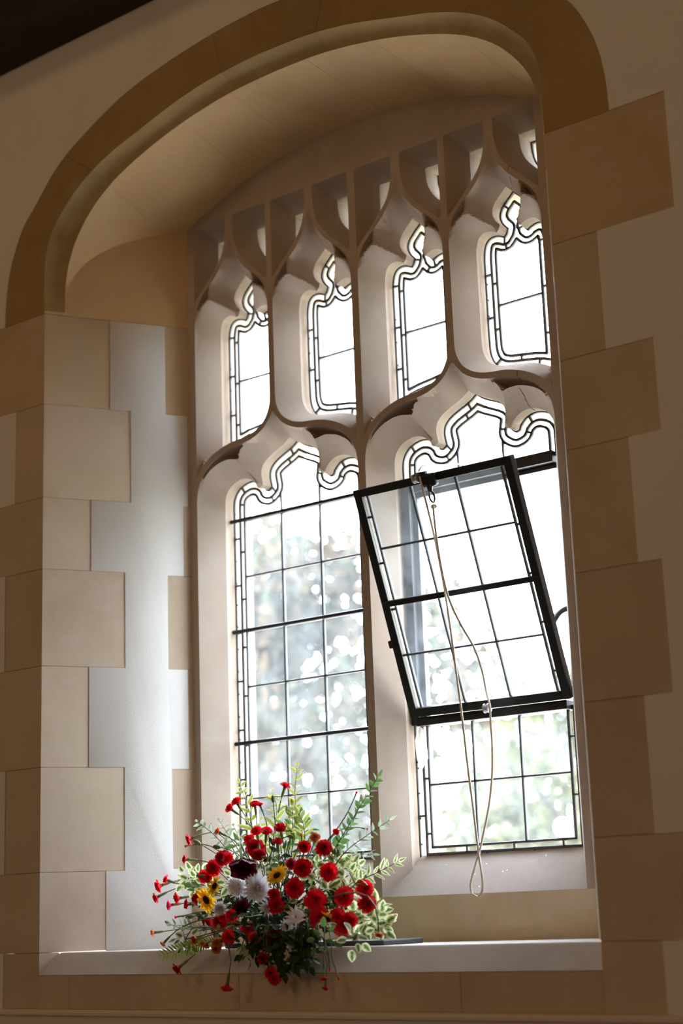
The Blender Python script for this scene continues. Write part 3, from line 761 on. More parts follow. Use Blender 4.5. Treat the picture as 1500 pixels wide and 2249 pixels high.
# ================================================================== OPENING CASEMENT (hopper) tilted into the room
LX0, LX1 = .080, .5850
HB, HT = Vector((0, .482, 2.116)), Vector((0, .257, 2.7175))
wdir = (HT - HB).normalized(); LH = (HT - HB).length; ndir = wdir.cross(Vector((1, 0, 0)))          # ndir points out of the room
hop = empty('hopper_casement', (LX0, HB.y, HB.z)); tag(hop, 'black iron hopper casement tilted open into the room in the right light', 'window')
hop.matrix_world = Matrix(((1, ndir.x, wdir.x, LX0), (0, ndir.y, wdir.y, HB.y), (0, ndir.z, wdir.z, HB.z), (0, 0, 0, 1)))
LW = LX1 - LX0; sw = .024
def hbox(name, x0, x1, z0, z1, y0=-.012, y1=.012, mat=M_IRON, bv=.002): return obj(name, bm_mesh(name, box_bm(x0, x1, y0, y1, z0, z1, bv), mat), hop)
hbox('stile', 0, sw, 0, LH); hbox('stile', LW - sw, LW, 0, LH)
hbox('rail', sw, LW - sw, 0, .024); hbox('rail', sw, LW - sw, LH - .022, LH)
hbox('glazing_bar', .006, LW - .006, LH * .5 - .008, LH * .5 + .008, -.018, -.002)
ld = Lead(); bx = .014; gx0, gx1 = sw, LW - sw; xa, xb = gx0 + bx, gx1 - bx
zr = [.024 + (LH - .046) * k / 4 for k in range(5)]
cx_ = [xa + (xb - xa) * k / 3 for k in range(4)]
def hp(poly, mat):
    bm = prism_bm(poly, lambda a, b, d: (a, -.0015 + d, b), .003); obj('pane', bm_mesh('pane', bm, mat), hop)
for c in cx_: ld.line((c, zr[0]), (c, zr[-1]), y=0, w=.0062)
for z in zr[1:-1]: ld.line((xa, z), (xb, z), y=0, w=.0062)
for i in range(3):
    for j in range(4): hp([(cx_[i], zr[j]), (cx_[i + 1], zr[j]), (cx_[i + 1], zr[j + 1]), (cx_[i], zr[j + 1])], M_GLASS)
M_EDGE_HOP = glass_mat('cream_border_glass', 0.03, (0.99, 0.96, 0.90))
for x0, x1, ph in ((gx0, xa, .15), (xb, gx1, .4)):
    cuts = [zr[0]] + [zr[0] + (zr[-1] - zr[0]) * (k + ph) / 4.6 for k in range(5) if (k + ph) / 4.6 < .97 and (k + ph) > .2] + [zr[-1]]
    for a, b in zip(cuts, cuts[1:]): hp([(x0, a), (x1, a), (x1, b), (x0, b)], M_EDGE_HOP)
    for a in cuts[1:-1]: ld.line((x0, a), (x1, a), y=0, w=.006)
obj('lead_came', mesh('lead_came', ld.V, ld.F, M_LEAD), hop)
# stay arms hooking to the fixed frame, latch stud, pulley bracket, eye ring
V, Fc = tube(catmull([(LW - .008, .010, LH * .312), (LW - .008, .045, LH * .332), (LW - .009, .085, LH * .336), (LW - .014, .13, LH * .318)], .012), .0085, 8)
obj('stay_arm', mesh('stay_arm', V, Fc, M_IRON, 60), hop)
hbox('latch_stud', -.008, .008, LH * .31, LH * .31 + .021, -.016, .002)
bxl = .236
hbox('bracket', bxl - .002, bxl + .042, LH - .034, LH + .002, -.030, -.010, bv=.006)
hbox('bracket', bxl + .004, bxl + .016, LH + .0, LH + .010, -.028, -.012, bv=.003)
V, Fc = tube([(bxl + .018, -.022, LH - .030), (bxl + .018, -.026, LH - .046)], [.009, .006], 10); obj('eye_shank', mesh('eye_shank', V, Fc, M_IRON, 50), hop)
V, Fc = tube([(bxl + .020 + .0075 * math.sin(t), -.027, LH - .060 + .015 * math.cos(t)) for t in [2 * PI * k / 16 for k in range(17)]], .0028, 6, False); obj('eye_ring', mesh('eye_ring', V, Fc, M_IRON, 60), hop)
M_STEEL = plain('dull_steel', (0.45, 0.45, 0.48), rough=.4, metal=.7)
def pulley(x, y, z):
    pb = bmesh.new(); bmesh.ops.create_cone(pb, cap_ends=True, segments=16, radius1=.0125, radius2=.0125, depth=.004, matrix=Matrix.Translation((x, y, z)) @ Matrix.Rotation(PI / 2, 4, 'Y') @ Matrix.Translation((0, 0, .006)))
    bmesh.ops.create_cone(pb, cap_ends=True, segments=16, radius1=.0125, radius2=.0125, depth=.004, matrix=Matrix.Translation((x, y, z)) @ Matrix.Rotation(PI / 2, 4, 'Y') @ Matrix.Translation((0, 0, -.006)))
    bmesh.ops.create_cone(pb, cap_ends=True, segments=12, radius1=.008, radius2=.008, depth=.010, matrix=Matrix.Translation((x, y, z)) @ Matrix.Rotation(PI / 2, 4, 'Y'))
    return pb
obj('pulley', bm_mesh('pulley', pulley(bxl - .012, -.030, LH - .004), M_STEEL, 40), hop)
obj('pulley', bm_mesh('pulley', pulley(LW * .52, -.030, .006), M_STEEL, 40), hop)
hbox('pulley_strap', bxl - .020, bxl + .004, LH - .012, LH + .010, -.024, -.012, bv=.003)
# ---- cord
hw = lambda x, y, w: Vector((LX0 + x, 0, 0)) + Vector((0, HB.y, HB.z)) + ndir * y + wdir * w
M_CORD = plain('cream_cord', (0.72, 0.64, 0.55), rough=.85, bump=.3, scale=900)
kn = hw(bxl + .020, -.030, LH - .086)
lp = []
for px, py, y in ((951, 1110, .235), (956, 1160, .243), (968, 1240, .262), (985, 1312, .285), (1012, 1372, .31), (1040, 1420, .33), (1058, 1470, .36), (1068, 1520, .40), (1075, 1546, .432), (1077, 1575, .442), (1081, 1640, .428), (1081, 1700, .418), (1074, 1770, .408), (1062, 1830, .398), (1052, 1875, .392), (1040, 1915, .388), (1033, 1945, .386), (1036, 1963, .386), (1050, 1971, .386), (1059, 1958, .386), (1059, 1925, .387), (1054, 1895, .388), (1047, 1840, .390), (1040, 1780, .388), (1027, 1680, .378), (1013, 1560, .36), (1000, 1460, .34), (988, 1370, .32), (972, 1270, .285), (952, 1170, .255), (935, 1100, .238), (921, 1046, .228)):
    lp.append(P(px, py, y))
lp = catmull(lp, .02)
V, Fc = tube(lp, .0030, 6); cord = obj('pull_cord', mesh('pull_cord', V, Fc, M_CORD, 180))
tag(cord, 'thin cream pull cord looping down from the open casement', 'cord')
bk = bmesh.new(); bmesh.ops.create_icosphere(bk, subdivisions=2, radius=.0075, matrix=Matrix.Translation(kn) @ Matrix.Diagonal((1.3, 1, .9, 1)))
obj('knot', bm_mesh('knot', bk, M_CORD, 180), cord)
V, Fc = tube(catmull([P(920, 1034, .235), P(926, 1025, .26), P(945, 1020, .33), P(975, 1021, .40), P(1000, 1018, .46), P(1020, 1024, .497)], .02), .0024, 6)
obj('return_line', mesh('return_line', V, Fc, M_CORD, 180), cord)
# ---- round security sticker, printed on the outside so it reads backwards from here
st = empty('round_sticker', (.507, .5145, 1.794)); tag(st, 'round white sticker in the bottom right corner of the right light', 'sticker')
M_STK = leafy('white_vinyl', (0.95, 0.95, 0.95), None, trans=.9); M_INK = plain('grey_ink', (0.08, 0.08, 0.09), rough=.7)
bm = bmesh.new(); bmesh.ops.create_cone(bm, cap_ends=True, segments=40, radius1=.0285, radius2=.0285, depth=.0008, matrix=Matrix.Translation((0, .003, 0)) @ Matrix.Rotation(PI / 2, 4, 'X')); obj('disc', bm_mesh('disc', bm, M_STK), st)
V, Fc = tube([(.0272 * math.cos(t), .0022, .0272 * math.sin(t)) for t in [2 * PI * k / 40 for k in range(41)]], .0003, 4, False); obj('rim_line', mesh('rim_line', V, Fc, M_INK), st)
tx = bpy.data.curves.new('lettering', 'FONT'); tx.body = 'Alpha\u2022Dot'; tx.size = .0095; tx.align_x = 'CENTER'; tx.align_y = 'CENTER'; tx.extrude = .0001; tx.materials.append(M_INK)
tmp = bpy.data.objects.new('tmp', tx); COL.objects.link(tmp); lm = bpy.data.meshes.new_from_object(tmp.evaluated_get(bpy.context.evaluated_depsgraph_get())); bpy.data.objects.remove(tmp); bpy.data.curves.remove(tx)
lm.name = 'lettering'; to = obj('lettering', lm, st, (0, .0020, 0)); to.rotation_euler = (PI / 2, 0, PI)
# ---- old cracks in the stone, a web in the corner of the lower pane
from mathutils.bvhtree import BVHTree
tm = bpy.data.objects['tracery'].data; bvh = BVHTree.FromPolygons([v.co.copy() for v in tm.vertices], [tuple(p.vertices) for p in tm.polygons])
M_CRACK = plain('crack_dirt', (.035, .025, .018), rough=1.0)
def crack(px, w):
    c = []
    for i in range(len(px) - 1):
        for k in range(4):
            t = k / 4; x = px[i][0] + (px[i + 1][0] - px[i][0]) * t + random.uniform(-.8, .8); y = px[i][1] + (px[i + 1][1] - px[i][1]) * t
            h = bvh.ray_cast(CAM, (P(x, y, .4) - CAM).normalized())
            if h[0] is not None and (not c or (h[0] - c[-1]).length < .03): c.append(h[0])
    if len(c) > 2:
        V, Fc = tube(c, [w * (.5 + .9 * random.random()) for _ in c], 5); obj('crack', mesh('crack', V, Fc, M_CRACK), win)
crack([(1137, 811), (1136, 824), (1144, 835), (1147, 841)], .0007); crack([(1140, 851), (1152, 869), (1160, 889), (1167, 896), (1176, 903)], .0010)
crack([(488, 982), (492, 992), (504, 1003), (511, 1009)], .0009); crack([(1113, 378), (1117, 366), (1120, 362)], .0008); crack([(1119, 385), (1124, 405), (1124, 427)], .0006)
sv = bpy.data.objects['light_sill.001'].data; sb_ = BVHTree.FromPolygons([v.co.copy() for v in sv.vertices], [tuple(p.vertices) for p in sv.polygons])
M_FLECK = plain('white_fleck', (.85, .86, .88), rough=.8)
for x, y, l in ((979, 1900, .007), (1068, 1898, .009), (1104, 1915, .010), (1113, 1912, .008), (1199, 1880, .013), (1043, 1921, .006), (1052, 1948, .010)):
    h = sb_.ray_cast(CAM, (P(x, y, .44) - CAM).normalized())
    if h[0] is None: continue
    nz = h[1] if h[1].dot(CAM - h[0]) > 0 else -h[1]
    fb = bmesh.new(); bmesh.ops.create_icosphere(fb, subdivisions=1, radius=1, matrix=Matrix.Translation(h[0]) @ nz.to_track_quat('Z', 'Y').to_matrix().to_4x4() @ Matrix.Rotation(.25, 4, 'Z') @ Matrix.Diagonal((.0022, l * .6, .0005, 1)))
    obj('paint_fleck', bm_mesh('paint_fleck', fb, M_FLECK, 180), win)
V, Fc = [], []                                         # web: a thin ragged sheet
for k in range(14):
    a = 2 * PI * k / 14; V.append((.085 + (.020 + random.uniform(-.004, .004)) * math.cos(a), YG - .012 + random.uniform(-.003, .003), 2.028 + (.058 + random.uniform(-.010, .010)) * math.sin(a)))
V.append((.085, YG - .016, 2.03)); Fc = [(k, (k + 1) % 14, 14) for k in range(14)]
wb = obj('cobweb', mesh('cobweb', V, Fc, leafy('web_white', (.85, .85, .86), None, trans=.85))); wb.modifiers.new('t', 'SOLIDIFY').thickness = .0006
tag(wb, 'small white web sheet in the left corner under the open casement', 'cobweb')
# ================================================================== CHURCHYARD outside
M_BARK = plain('bark', (0.045, 0.035, 0.028), rough=.9, bump=.5, scale=12, var=.3)
M_LAWN = plain('lawn', (0.14, 0.155, 0.075), rough=.95, var=.3, scale=1.5)
tag(obj('lawn', mesh('lawn', [(-60, .66, .1), (40, .66, .1), (40, 80, .4), (-60, 80, .4)], [(0, 1, 2, 3)], M_LAWN)), 'churchyard grass outside the window', 'ground', kind='structure')
M_PATH = plain('bounce_gravel', (0.50, 0.48, 0.44), rough=.95, var=.15, scale=40, bump=.4)  # unseen bright ground, added to bounce neutral light up onto the soffit
tag(obj('bounce_path', mesh('bounce_path', [(-40, .66, .12), (30, .66, .12), (30, 6.4, .13), (-40, 6.4, .13)], [(0, 1, 2, 3)], M_PATH)), 'unseen pale gravel path added outside the wall to bounce light inside', 'path', kind='structure')
TREE_M = [leafy('holly_green', (.020, .028, .018), (.036, .034, .022), trans=.3, lo=.3, hi=.9, rough=.95), leafy('autumn_green', (.028, .034, .019), (.060, .038, .022), trans=.35, lo=.25, hi=.8, rough=.95), leafy('pale_green', (.042, .048, .022), (.065, .066, .028), trans=.35, lo=.3, hi=.9)]
def tree(x, y, zc, rx, rz, n, size, mi, label):
    t = empty('garden_tree', (x, y, .2)); tag(t, label, 'tree', 'trees beyond the window')
    pts_ = [Vector((0, 0, 0)), Vector((.05, .03, (zc - .2) * .5)), Vector((-.04, .05, zc - .2)), Vector((.03, 0, zc - .2 + rz * .7))]
    V, Fc = tube(catmull(pts_, .3), [.13 - .10 * k / max(1, len(catmull(pts_, .3)) - 1) for k in range(len(catmull(pts_, .3)))], 8)
    obj('trunk', mesh('trunk', V, Fc, M_BARK, 180), t)
    blobs = []
    for k in range(16):
        d = Vector((random.gauss(0, 1), random.gauss(0, 1), random.gauss(0, 1))).normalized() * random.uniform(.45, .85)
        c = Vector((d.x * rx, d.y * rx, zc - .2 + d.z * rz)); blobs.append((c, random.uniform(.30, .5) * min(rx, rz)))
        a = Vector((0, 0, max(.3, zc - .2 - rz * .3 + d.z * rz * .4)))
        if k < 9:
            V, Fc = tube([a, a.lerp(c, .5) + Vector((0, 0, .08)), c], [.045, .028, .010], 6); obj('branch', mesh('branch', V, Fc, M_BARK, 180), t)
    V, Fc, att = [], [], []
    for k in range(n):
        c, r_ = random.choice(blobs)
        d = Vector((random.gauss(0, 1), random.gauss(0, 1), random.gauss(0, 1))).normalized()
        p = c + d * r_ * random.uniform(.55, 1.05)
        nrm = (d + Vector((random.gauss(0, .6), random.gauss(0, .6), random.gauss(0, .6)))).normalized(); a = nrm.orthogonal().normalized(); a.rotate(Matrix.Rotation(random.uniform(0, 6.28), 3, nrm)); b = nrm.cross(a)
        s = size * random.uniform(.6, 1.3); k0 = len(V)
        V += [p - a * s, p + b * s * .5, p + a * s, p - b * s * .5]; Fc.append((k0, k0 + 1, k0 + 2, k0 + 3)); att += [random.random()] * 4
    me = mesh('foliage', V, Fc, TREE_M[mi]); me.attributes.new('edge', 'FLOAT', 'POINT').data.foreach_set('value', att)
    o = obj('foliage', me, t); o['kind'] = 'stuff'
tree(-6.4, 7.4, 2.9, 1.8, 2.1, 9500, .085, 1, 'bushy autumn tinted tree seen through the lower left light')
tree(-12.4, 12.8, 4.2, 2.6, 2.6, 11000, .11, 0, 'dark leaved tree standing behind the autumn tree in the left light')
tree(-5.0, 10.4, 2.1, 1.7, 1.4, 4400, .085, 2, 'pale low tree seen under the open casement in the right light')
tree(-9.6, 18.2, 3.6, 2.3, 2.2, 4200, .12, 2, 'pale tree far off, behind the open casement')
hg = empty('hedge', (-14, 22, .2)); tag(hg, 'long clipped hedge closing the churchyard behind the trees', 'hedge')
V, Fc, at = [], [], []
for k in range(9000):
    p = Vector((random.uniform(-11, 10), random.uniform(-.7, .3), random.uniform(0, 4.0) + random.gauss(0, .15))); s_ = random.uniform(.08, .17); k0 = len(V)
    n_ = Vector((random.gauss(0, .6), -1, random.gauss(.3, .6))).normalized(); a_ = n_.orthogonal().normalized(); b_ = n_.cross(a_); q_ = random.uniform(0, 6.28); a_, b_ = a_ * math.cos(q_) + b_ * math.sin(q_), b_ * math.cos(q_) - a_ * math.sin(q_)
    V += [p - a_ * s_, p + b_ * s_ * .6, p + a_ * s_, p - b_ * s_ * .6]; Fc.append((k0, k0 + 1, k0 + 2, k0 + 3)); at += [random.random()] * 4
me = mesh('foliage', V, Fc, TREE_M[2]); me.attributes.new('edge', 'FLOAT', 'POINT').data.foreach_set('value', at); o = obj('foliage', me, hg); o['kind'] = 'stuff'
for x in range(-10, 11, 2):
    V, Fc = tube([(x, 0, -.05), (x + .05, .02, 2.0), (x, 0, 3.6)], [.06, .045, .02], 6); obj('stem', mesh('stem', V, Fc, M_BARK, 180), hg)
# ================================================================== FLOWER ARRANGEMENT on the sill
HUB = P(606, 2035, .19)
arr = empty('flower_arrangement', (HUB.x, HUB.y, 1.52)); tag(arr, 'large flower arrangement of red carnations, white chrysanthemums and variegated leaves on the stone sill', 'flower arrangement')
ARR_INV = Matrix.Translation(-arr.location)
def put(name, me, Mw=None, parent=None, Mp=None, label=None):
    """child with a world matrix; parent has world matrix Mp (the arrangement itself when None)"""
    o = bpy.data.objects.new(name, me); COL.objects.link(o); o.parent = parent or arr
    o.matrix_parent_inverse = ARR_INV if parent is None else Mp.inverted()
    o.matrix_basis = Mw if Mw is not None else Matrix()
    if label: o['label'] = label
    return o
def K(x, y, d):
    p = P(320 + x / 2.586, 1660 + y / 2.586, d)
    if p.z < 1.562 and p.y > -.05: p = P(320 + x / 2.586, 1660 + y / 2.586, -.05 if p.z < 1.552 else min(d, -.02))     # in front of the sill, not in it
    return p
MPP = 1 / 2150.0                                       # metres per measuring unit at the flowers
def ydep(x, y):
    if y > 1105: return -.055
    dx, dy = (x - 760) / 640, (y - 760) / 640; r = min(1, math.hypot(dx, dy))
    return -.015 + .17 * r ** 1.3 if y < 1000 else .0 + .10 * r
CAMDIR = (CAM - HUB).normalized()

def petal_sheet(V, Fc, phi, L, W, th0, th1, r0, z0, nt=4, nw=4, ruffle=0.0, cup=0.0, point=0.0, curl=0.0, jit=0.0):
    k = len(V); rad = Vector((math.cos(phi), math.sin(phi), 0)); tan = Vector((-math.sin(phi), math.cos(phi), 0)); ax = Vector((0, 0, 1))
    p = rad * r0 + ax * z0; ph = random.uniform(0, 6.28)
    for i in range(nt + 1):
        t = i / nt; th = th0 + (th1 - th0) * t + curl * t * t; d = rad * math.sin(th) + ax * math.cos(th); nrm = rad * math.cos(th) - ax * math.sin(th)
        if i: p = p + d * (L / nt)
        w = W * ((.25 + .75 * math.sin(min(1, t * 1.25) * PI / 2)) if not point else max(.04, math.sin(PI * (.12 + .88 * t) ** .8) ** .7 if t < 1 else .04))
        for j in range(nw + 1):
            s = j / nw * 2 - 1
            e = p + tan * s * w * .5 - nrm * cup * (s * s) * w * .5
            if ruffle: e = e + nrm * ruffle * t * t * math.sin(ph + s * 6.5) + d * ruffle * .6 * t * (math.sin(ph * 2 + s * 9) if i == nt else 0)
            V.append(e + Vector((random.uniform(-jit, jit), random.uniform(-jit, jit), random.uniform(-jit, jit))))
    m = nw + 1
    for i in range(nt):
        for j in range(nw): Fc.append((k + i * m + j, k + i * m + j + 1, k + (i + 1) * m + j + 1, k + (i + 1) * m + j))
D = math.radians
def bloom_mesh(kind, mat):
    V, Fc = [], []
    if kind == 'carnation':
        for n, L, W, a, b, z in ((8, 1.05, .78, 30, 108, 0), (8, .98, .72, 22, 84, .04), (7, .9, .66, 16, 60, .06), (6, .82, .60, 8, 38, .06), (5, .72, .5, 2, 18, .06)):
            o = random.uniform(0, 6)
            for i in range(n): petal_sheet(V, Fc, o + i * 2 * PI / n + random.uniform(-.2, .2), L * random.uniform(.9, 1.06), W, D(a + random.uniform(-6, 6)), D(b + random.uniform(-10, 10)), .08, z, 3, 5, .10, .12)
    elif kind == 'half_open':                          # carnation seen from the side, petals flaring from the calyx
        for n, L, W, a, b, z in ((7, 1.25, .85, 10, 78, 0), (6, 1.25, .75, 8, 50, .03), (5, 1.2, .6, 4, 26, .04)):
            o = random.uniform(0, 6)
            for i in range(n): petal_sheet(V, Fc, o + i * 2 * PI / n + random.uniform(-.2, .2), L * random.uniform(.9, 1.06), W, D(a), D(b + random.uniform(-12, 12)), .10, z, 4, 5, .10, .10)
    elif kind == 'bud':
        for n, L, W, a, b, z in ((6, 1.5, .8, 8, 22, 0), (4, 1.6, .5, 2, 6, 0)):
            for i in range(n): petal_sheet(V, Fc, i * 2 * PI / n, L, W, D(a), D(b), .25, z, 3, 3, .08, .3)
    elif kind == 'chrysanthemum':
        for n, L, a, b in ((20, 1.0, 80, 120), (20, 1.0, 70, 102), (19, .97, 60, 86), (18, .92, 50, 70), (17, .86, 40, 54), (15, .78, 30, 38), (12, .66, 20, 18), (9, .5, 9, -10)):
            o = random.uniform(0, 6)
            for i in range(n): petal_sheet(V, Fc, o + i * 2 * PI / n + random.uniform(-.1, .1), L * random.uniform(.88, 1.06), .25, D(a), D(b), .06, 0, 4, 2, 0, -.35, .6, D(-26))
    elif kind == 'daisy':
        for n, L, a, b in ((13, 1.0, 66, 96), (12, .9, 54, 74), (9, .7, 38, 46)):
            o = random.uniform(0, 6)
            for i in range(n): petal_sheet(V, Fc, o + i * 2 * PI / n + random.uniform(-.1, .1), L * random.uniform(.88, 1.06), .24, D(a), D(b), .06, 0, 4, 2, 0, -.25, .6)
    elif kind == 'sunflower':
        for n, L, a, b in ((12, 1.0, 74, 96), (9, .92, 66, 84)):
            o = random.uniform(0, 6)
            for i in range(n): petal_sheet(V, Fc, o + i * 2 * PI / n + random.uniform(-.12, .12), L * random.uniform(.85, 1.08), .36, D(a), D(b + random.uniform(-8, 14)), .20, 0, 5, 2, 0, -.2, 1)
    elif kind == 'rose':
        for n, L, W, a, b, z in ((6, 1.35, 1.25, 62, 30, -.1), (5, 1.15, 1.05, 46, 12, -.06), (5, .95, .85, 32, -2, 0), (4, .75, .6, 18, -10, 0)):
            o = random.uniform(0, 6)
            for i in range(n): petal_sheet(V, Fc, o + i * 2 * PI / n, L, W, D(a), D(b), .1, z, 5, 5, .06, -.22)
    return mesh('petals', V, Fc, mat, 180)
M_RED = leafy('carnation_red', (.78, .012, .028), None, trans=.42, rough=.6)
M_PINK = leafy('cerise', (.80, .030, .14), None, trans=.42, rough=.6)
M_PEACH = leafy('apricot', (.78, .26, .10), None, trans=.30, rough=.6)
M_CREAMRED = leafy('cream_edged_red', (.62, .05, .04), None, trans=.3, rough=.6)
M_BURG = leafy('burgundy', (.135, .004, .022), None, trans=.22, rough=.5)
M_WHITE = leafy('white_petal', (.93, .92, .95), None, trans=.42, rough=.7)
M_YELL = leafy('golden_yellow', (.85, .48, .015), None, trans=.40, rough=.6)
M_ORNG = leafy('deep_orange', (.62, .20, .01), None, trans=.35, rough=.6)
M_DISC = plain('dark_disc', (.022, .012, .010), rough=.9, bump=.8, scale=900)
M_CALYX = leafy('calyx_green', (.23, .29, .13), None, trans=.25)
M_STEM = leafy('stem_green', (.12, .16, .075), None, trans=.05)
M_TWIG = plain('twig', (.14, .10, .07), rough=.8)
COLS = {'r': M_RED, 'p': M_PINK, 'o': M_PEACH, 'c': M_CREAMRED, 'b': M_BURG, 'w': M_WHITE, 'y': M_YELL, 'g': M_ORNG}
LIB = {}
def lib(kind, col):
    k = (kind, col)
    if k not in LIB: LIB[k] = [bloom_mesh(kind, COLS[col]) for _ in range(3 if kind in ('carnation', 'half_open') else 2)]
    return random.choice(LIB[k])
V, Fc = tube([(0, 0, -2.25), (0, 0, -2.1), (0, 0, -1.2), (0, 0, -.35), (0, 0, .1)], [.10, .24, .34, .32, .40], 8)
CALYX = mesh('calyx', V, Fc, M_CALYX, 180)
V, Fc = tube([(0, 0, -.5), (0, 0, -.35), (0, 0, -.08), (0, 0, .02)], [.06, .30, .42, .30], 10)
SEPAL = mesh('sepals', V, Fc, M_CALYX, 180)
bm = bmesh.new(); bmesh.ops.create_uvsphere(bm, u_segments=14, v_segments=8, radius=.34, matrix=Matrix.Diagonal((1, 1, .55, 1))); DISC = bm_mesh('disc', bm, M_DISC, 180)
def stem_path(a, b, tb, hang=False):
    """from the foam a to the flower base b, arriving along tb"""
    L = (b - a).length
    if hang:
        a = Vector((a.x * .15 + b.x * .85, .03, 1.575))
        m1 = Vector((a.x * .6 + b.x * .4, -.03, 1.575)); m2 = Vector((b.x * .8 + a.x * .2, min(b.y, -.05), 1.53))
        return catmull([a, m1, m2, b - tb * min(.03, L * .2), b], .03)
    m = a.lerp(b, .45) + Vector((0, 0, .06 * L)) ; c = b - tb * L * .28
    return [((1 - t) ** 3) * a + 3 * t * (1 - t) ** 2 * m + 3 * t * t * (1 - t) * c + t ** 3 * b for t in [k / 9 for k in range(10)]]
NAMES = {'carnation': 'carnation', 'half_open': 'carnation', 'bud': 'carnation_bud', 'chrysanthemum': 'chrysanthemum', 'daisy': 'chrysanthemum', 'sunflower': 'sunflower', 'rose': 'rose'}
CW = {'r': 'red', 'p': 'cerise pink', 'o': 'apricot', 'c': 'cream edged red', 'b': 'dark burgundy', 'w': 'white', 'y': 'golden yellow', 'g': 'deep orange'}
def flower(kind, col, x, y, r, ang=None, face=.9, d=None, stem=True):
    """ang: picture direction the flower points to (degrees, 0 right, 90 up); face: how far it turns to the viewer"""
    d = ydep(x, y) if d is None else d
    c = K(x, y, d); R = r * MPP * 1.14
    if ang is None:
        q = c - (HUB + Vector((0, 0, .06))); q = q.normalized() if q.length > .02 else Vector((0, -1, 0)); ax = (q * (1 - face * .6) + CAMDIR * face + Vector((random.gauss(0, .12), 0, random.gauss(0, .12)))).normalized()
    else:
        ax = (R_ * math.cos(D(ang)) + U_ * math.sin(D(ang)) - F_ * face).normalized()
    q = ax.to_track_quat('Z', 'Y').to_matrix().to_4x4()
    off = {'carnation': .45, 'half_open': .55, 'bud': .9, 'chrysanthemum': .30, 'daisy': .2, 'sunflower': .1, 'rose': .5}[kind]
    base = c - ax * R * off
    if kind == 'half_open': Rk = R * 1.0
    Mw = Matrix.Translation(base) @ q @ Matrix.Rotation(random.uniform(0, 6.28), 4, 'Z') @ Matrix.Scale(R, 4)
    f = put(NAMES[kind], lib(kind, col), Mw, label=CW[col] + ' ' + NAMES[kind].replace('_', ' '))
    if kind in ('carnation', 'half_open', 'bud'):
        cr = {'carnation': min(R, .013), 'half_open': min(R, .0115), 'bud': R * 1.0}[kind]
        if kind == 'bud': cr = R * 1.15
        Mc = Matrix.Translation(base) @ q @ Matrix.Scale(cr, 4); put('calyx', CALYX, Mc, f, Mw); end = base - ax * cr * 2.2
    else:
        Mc = Matrix.Translation(base) @ q @ Matrix.Scale(R, 4); put('sepals', SEPAL, Mc, f, Mw); end = base - ax * R * .48
        if kind == 'sunflower': put('disc', DISC, Matrix.Translation(base + ax * R * .02) @ q @ Matrix.Scale(R, 4), f, Mw)
    if stem:
        a = HUB + Vector((random.uniform(-.05, .05), random.uniform(-.05, .04), random.uniform(-.01, .04)))
        pth = stem_path(a, end, ax, hang=(d < -.04 and y > 1100))
        V, Fc = tube(pth, [.0019 - .0005 * k / (len(pth) - 1) for k in range(len(pth))], 6)
        put('stem', mesh('stem', V, Fc, M_STEM, 180), None, f, Mw)
    return f
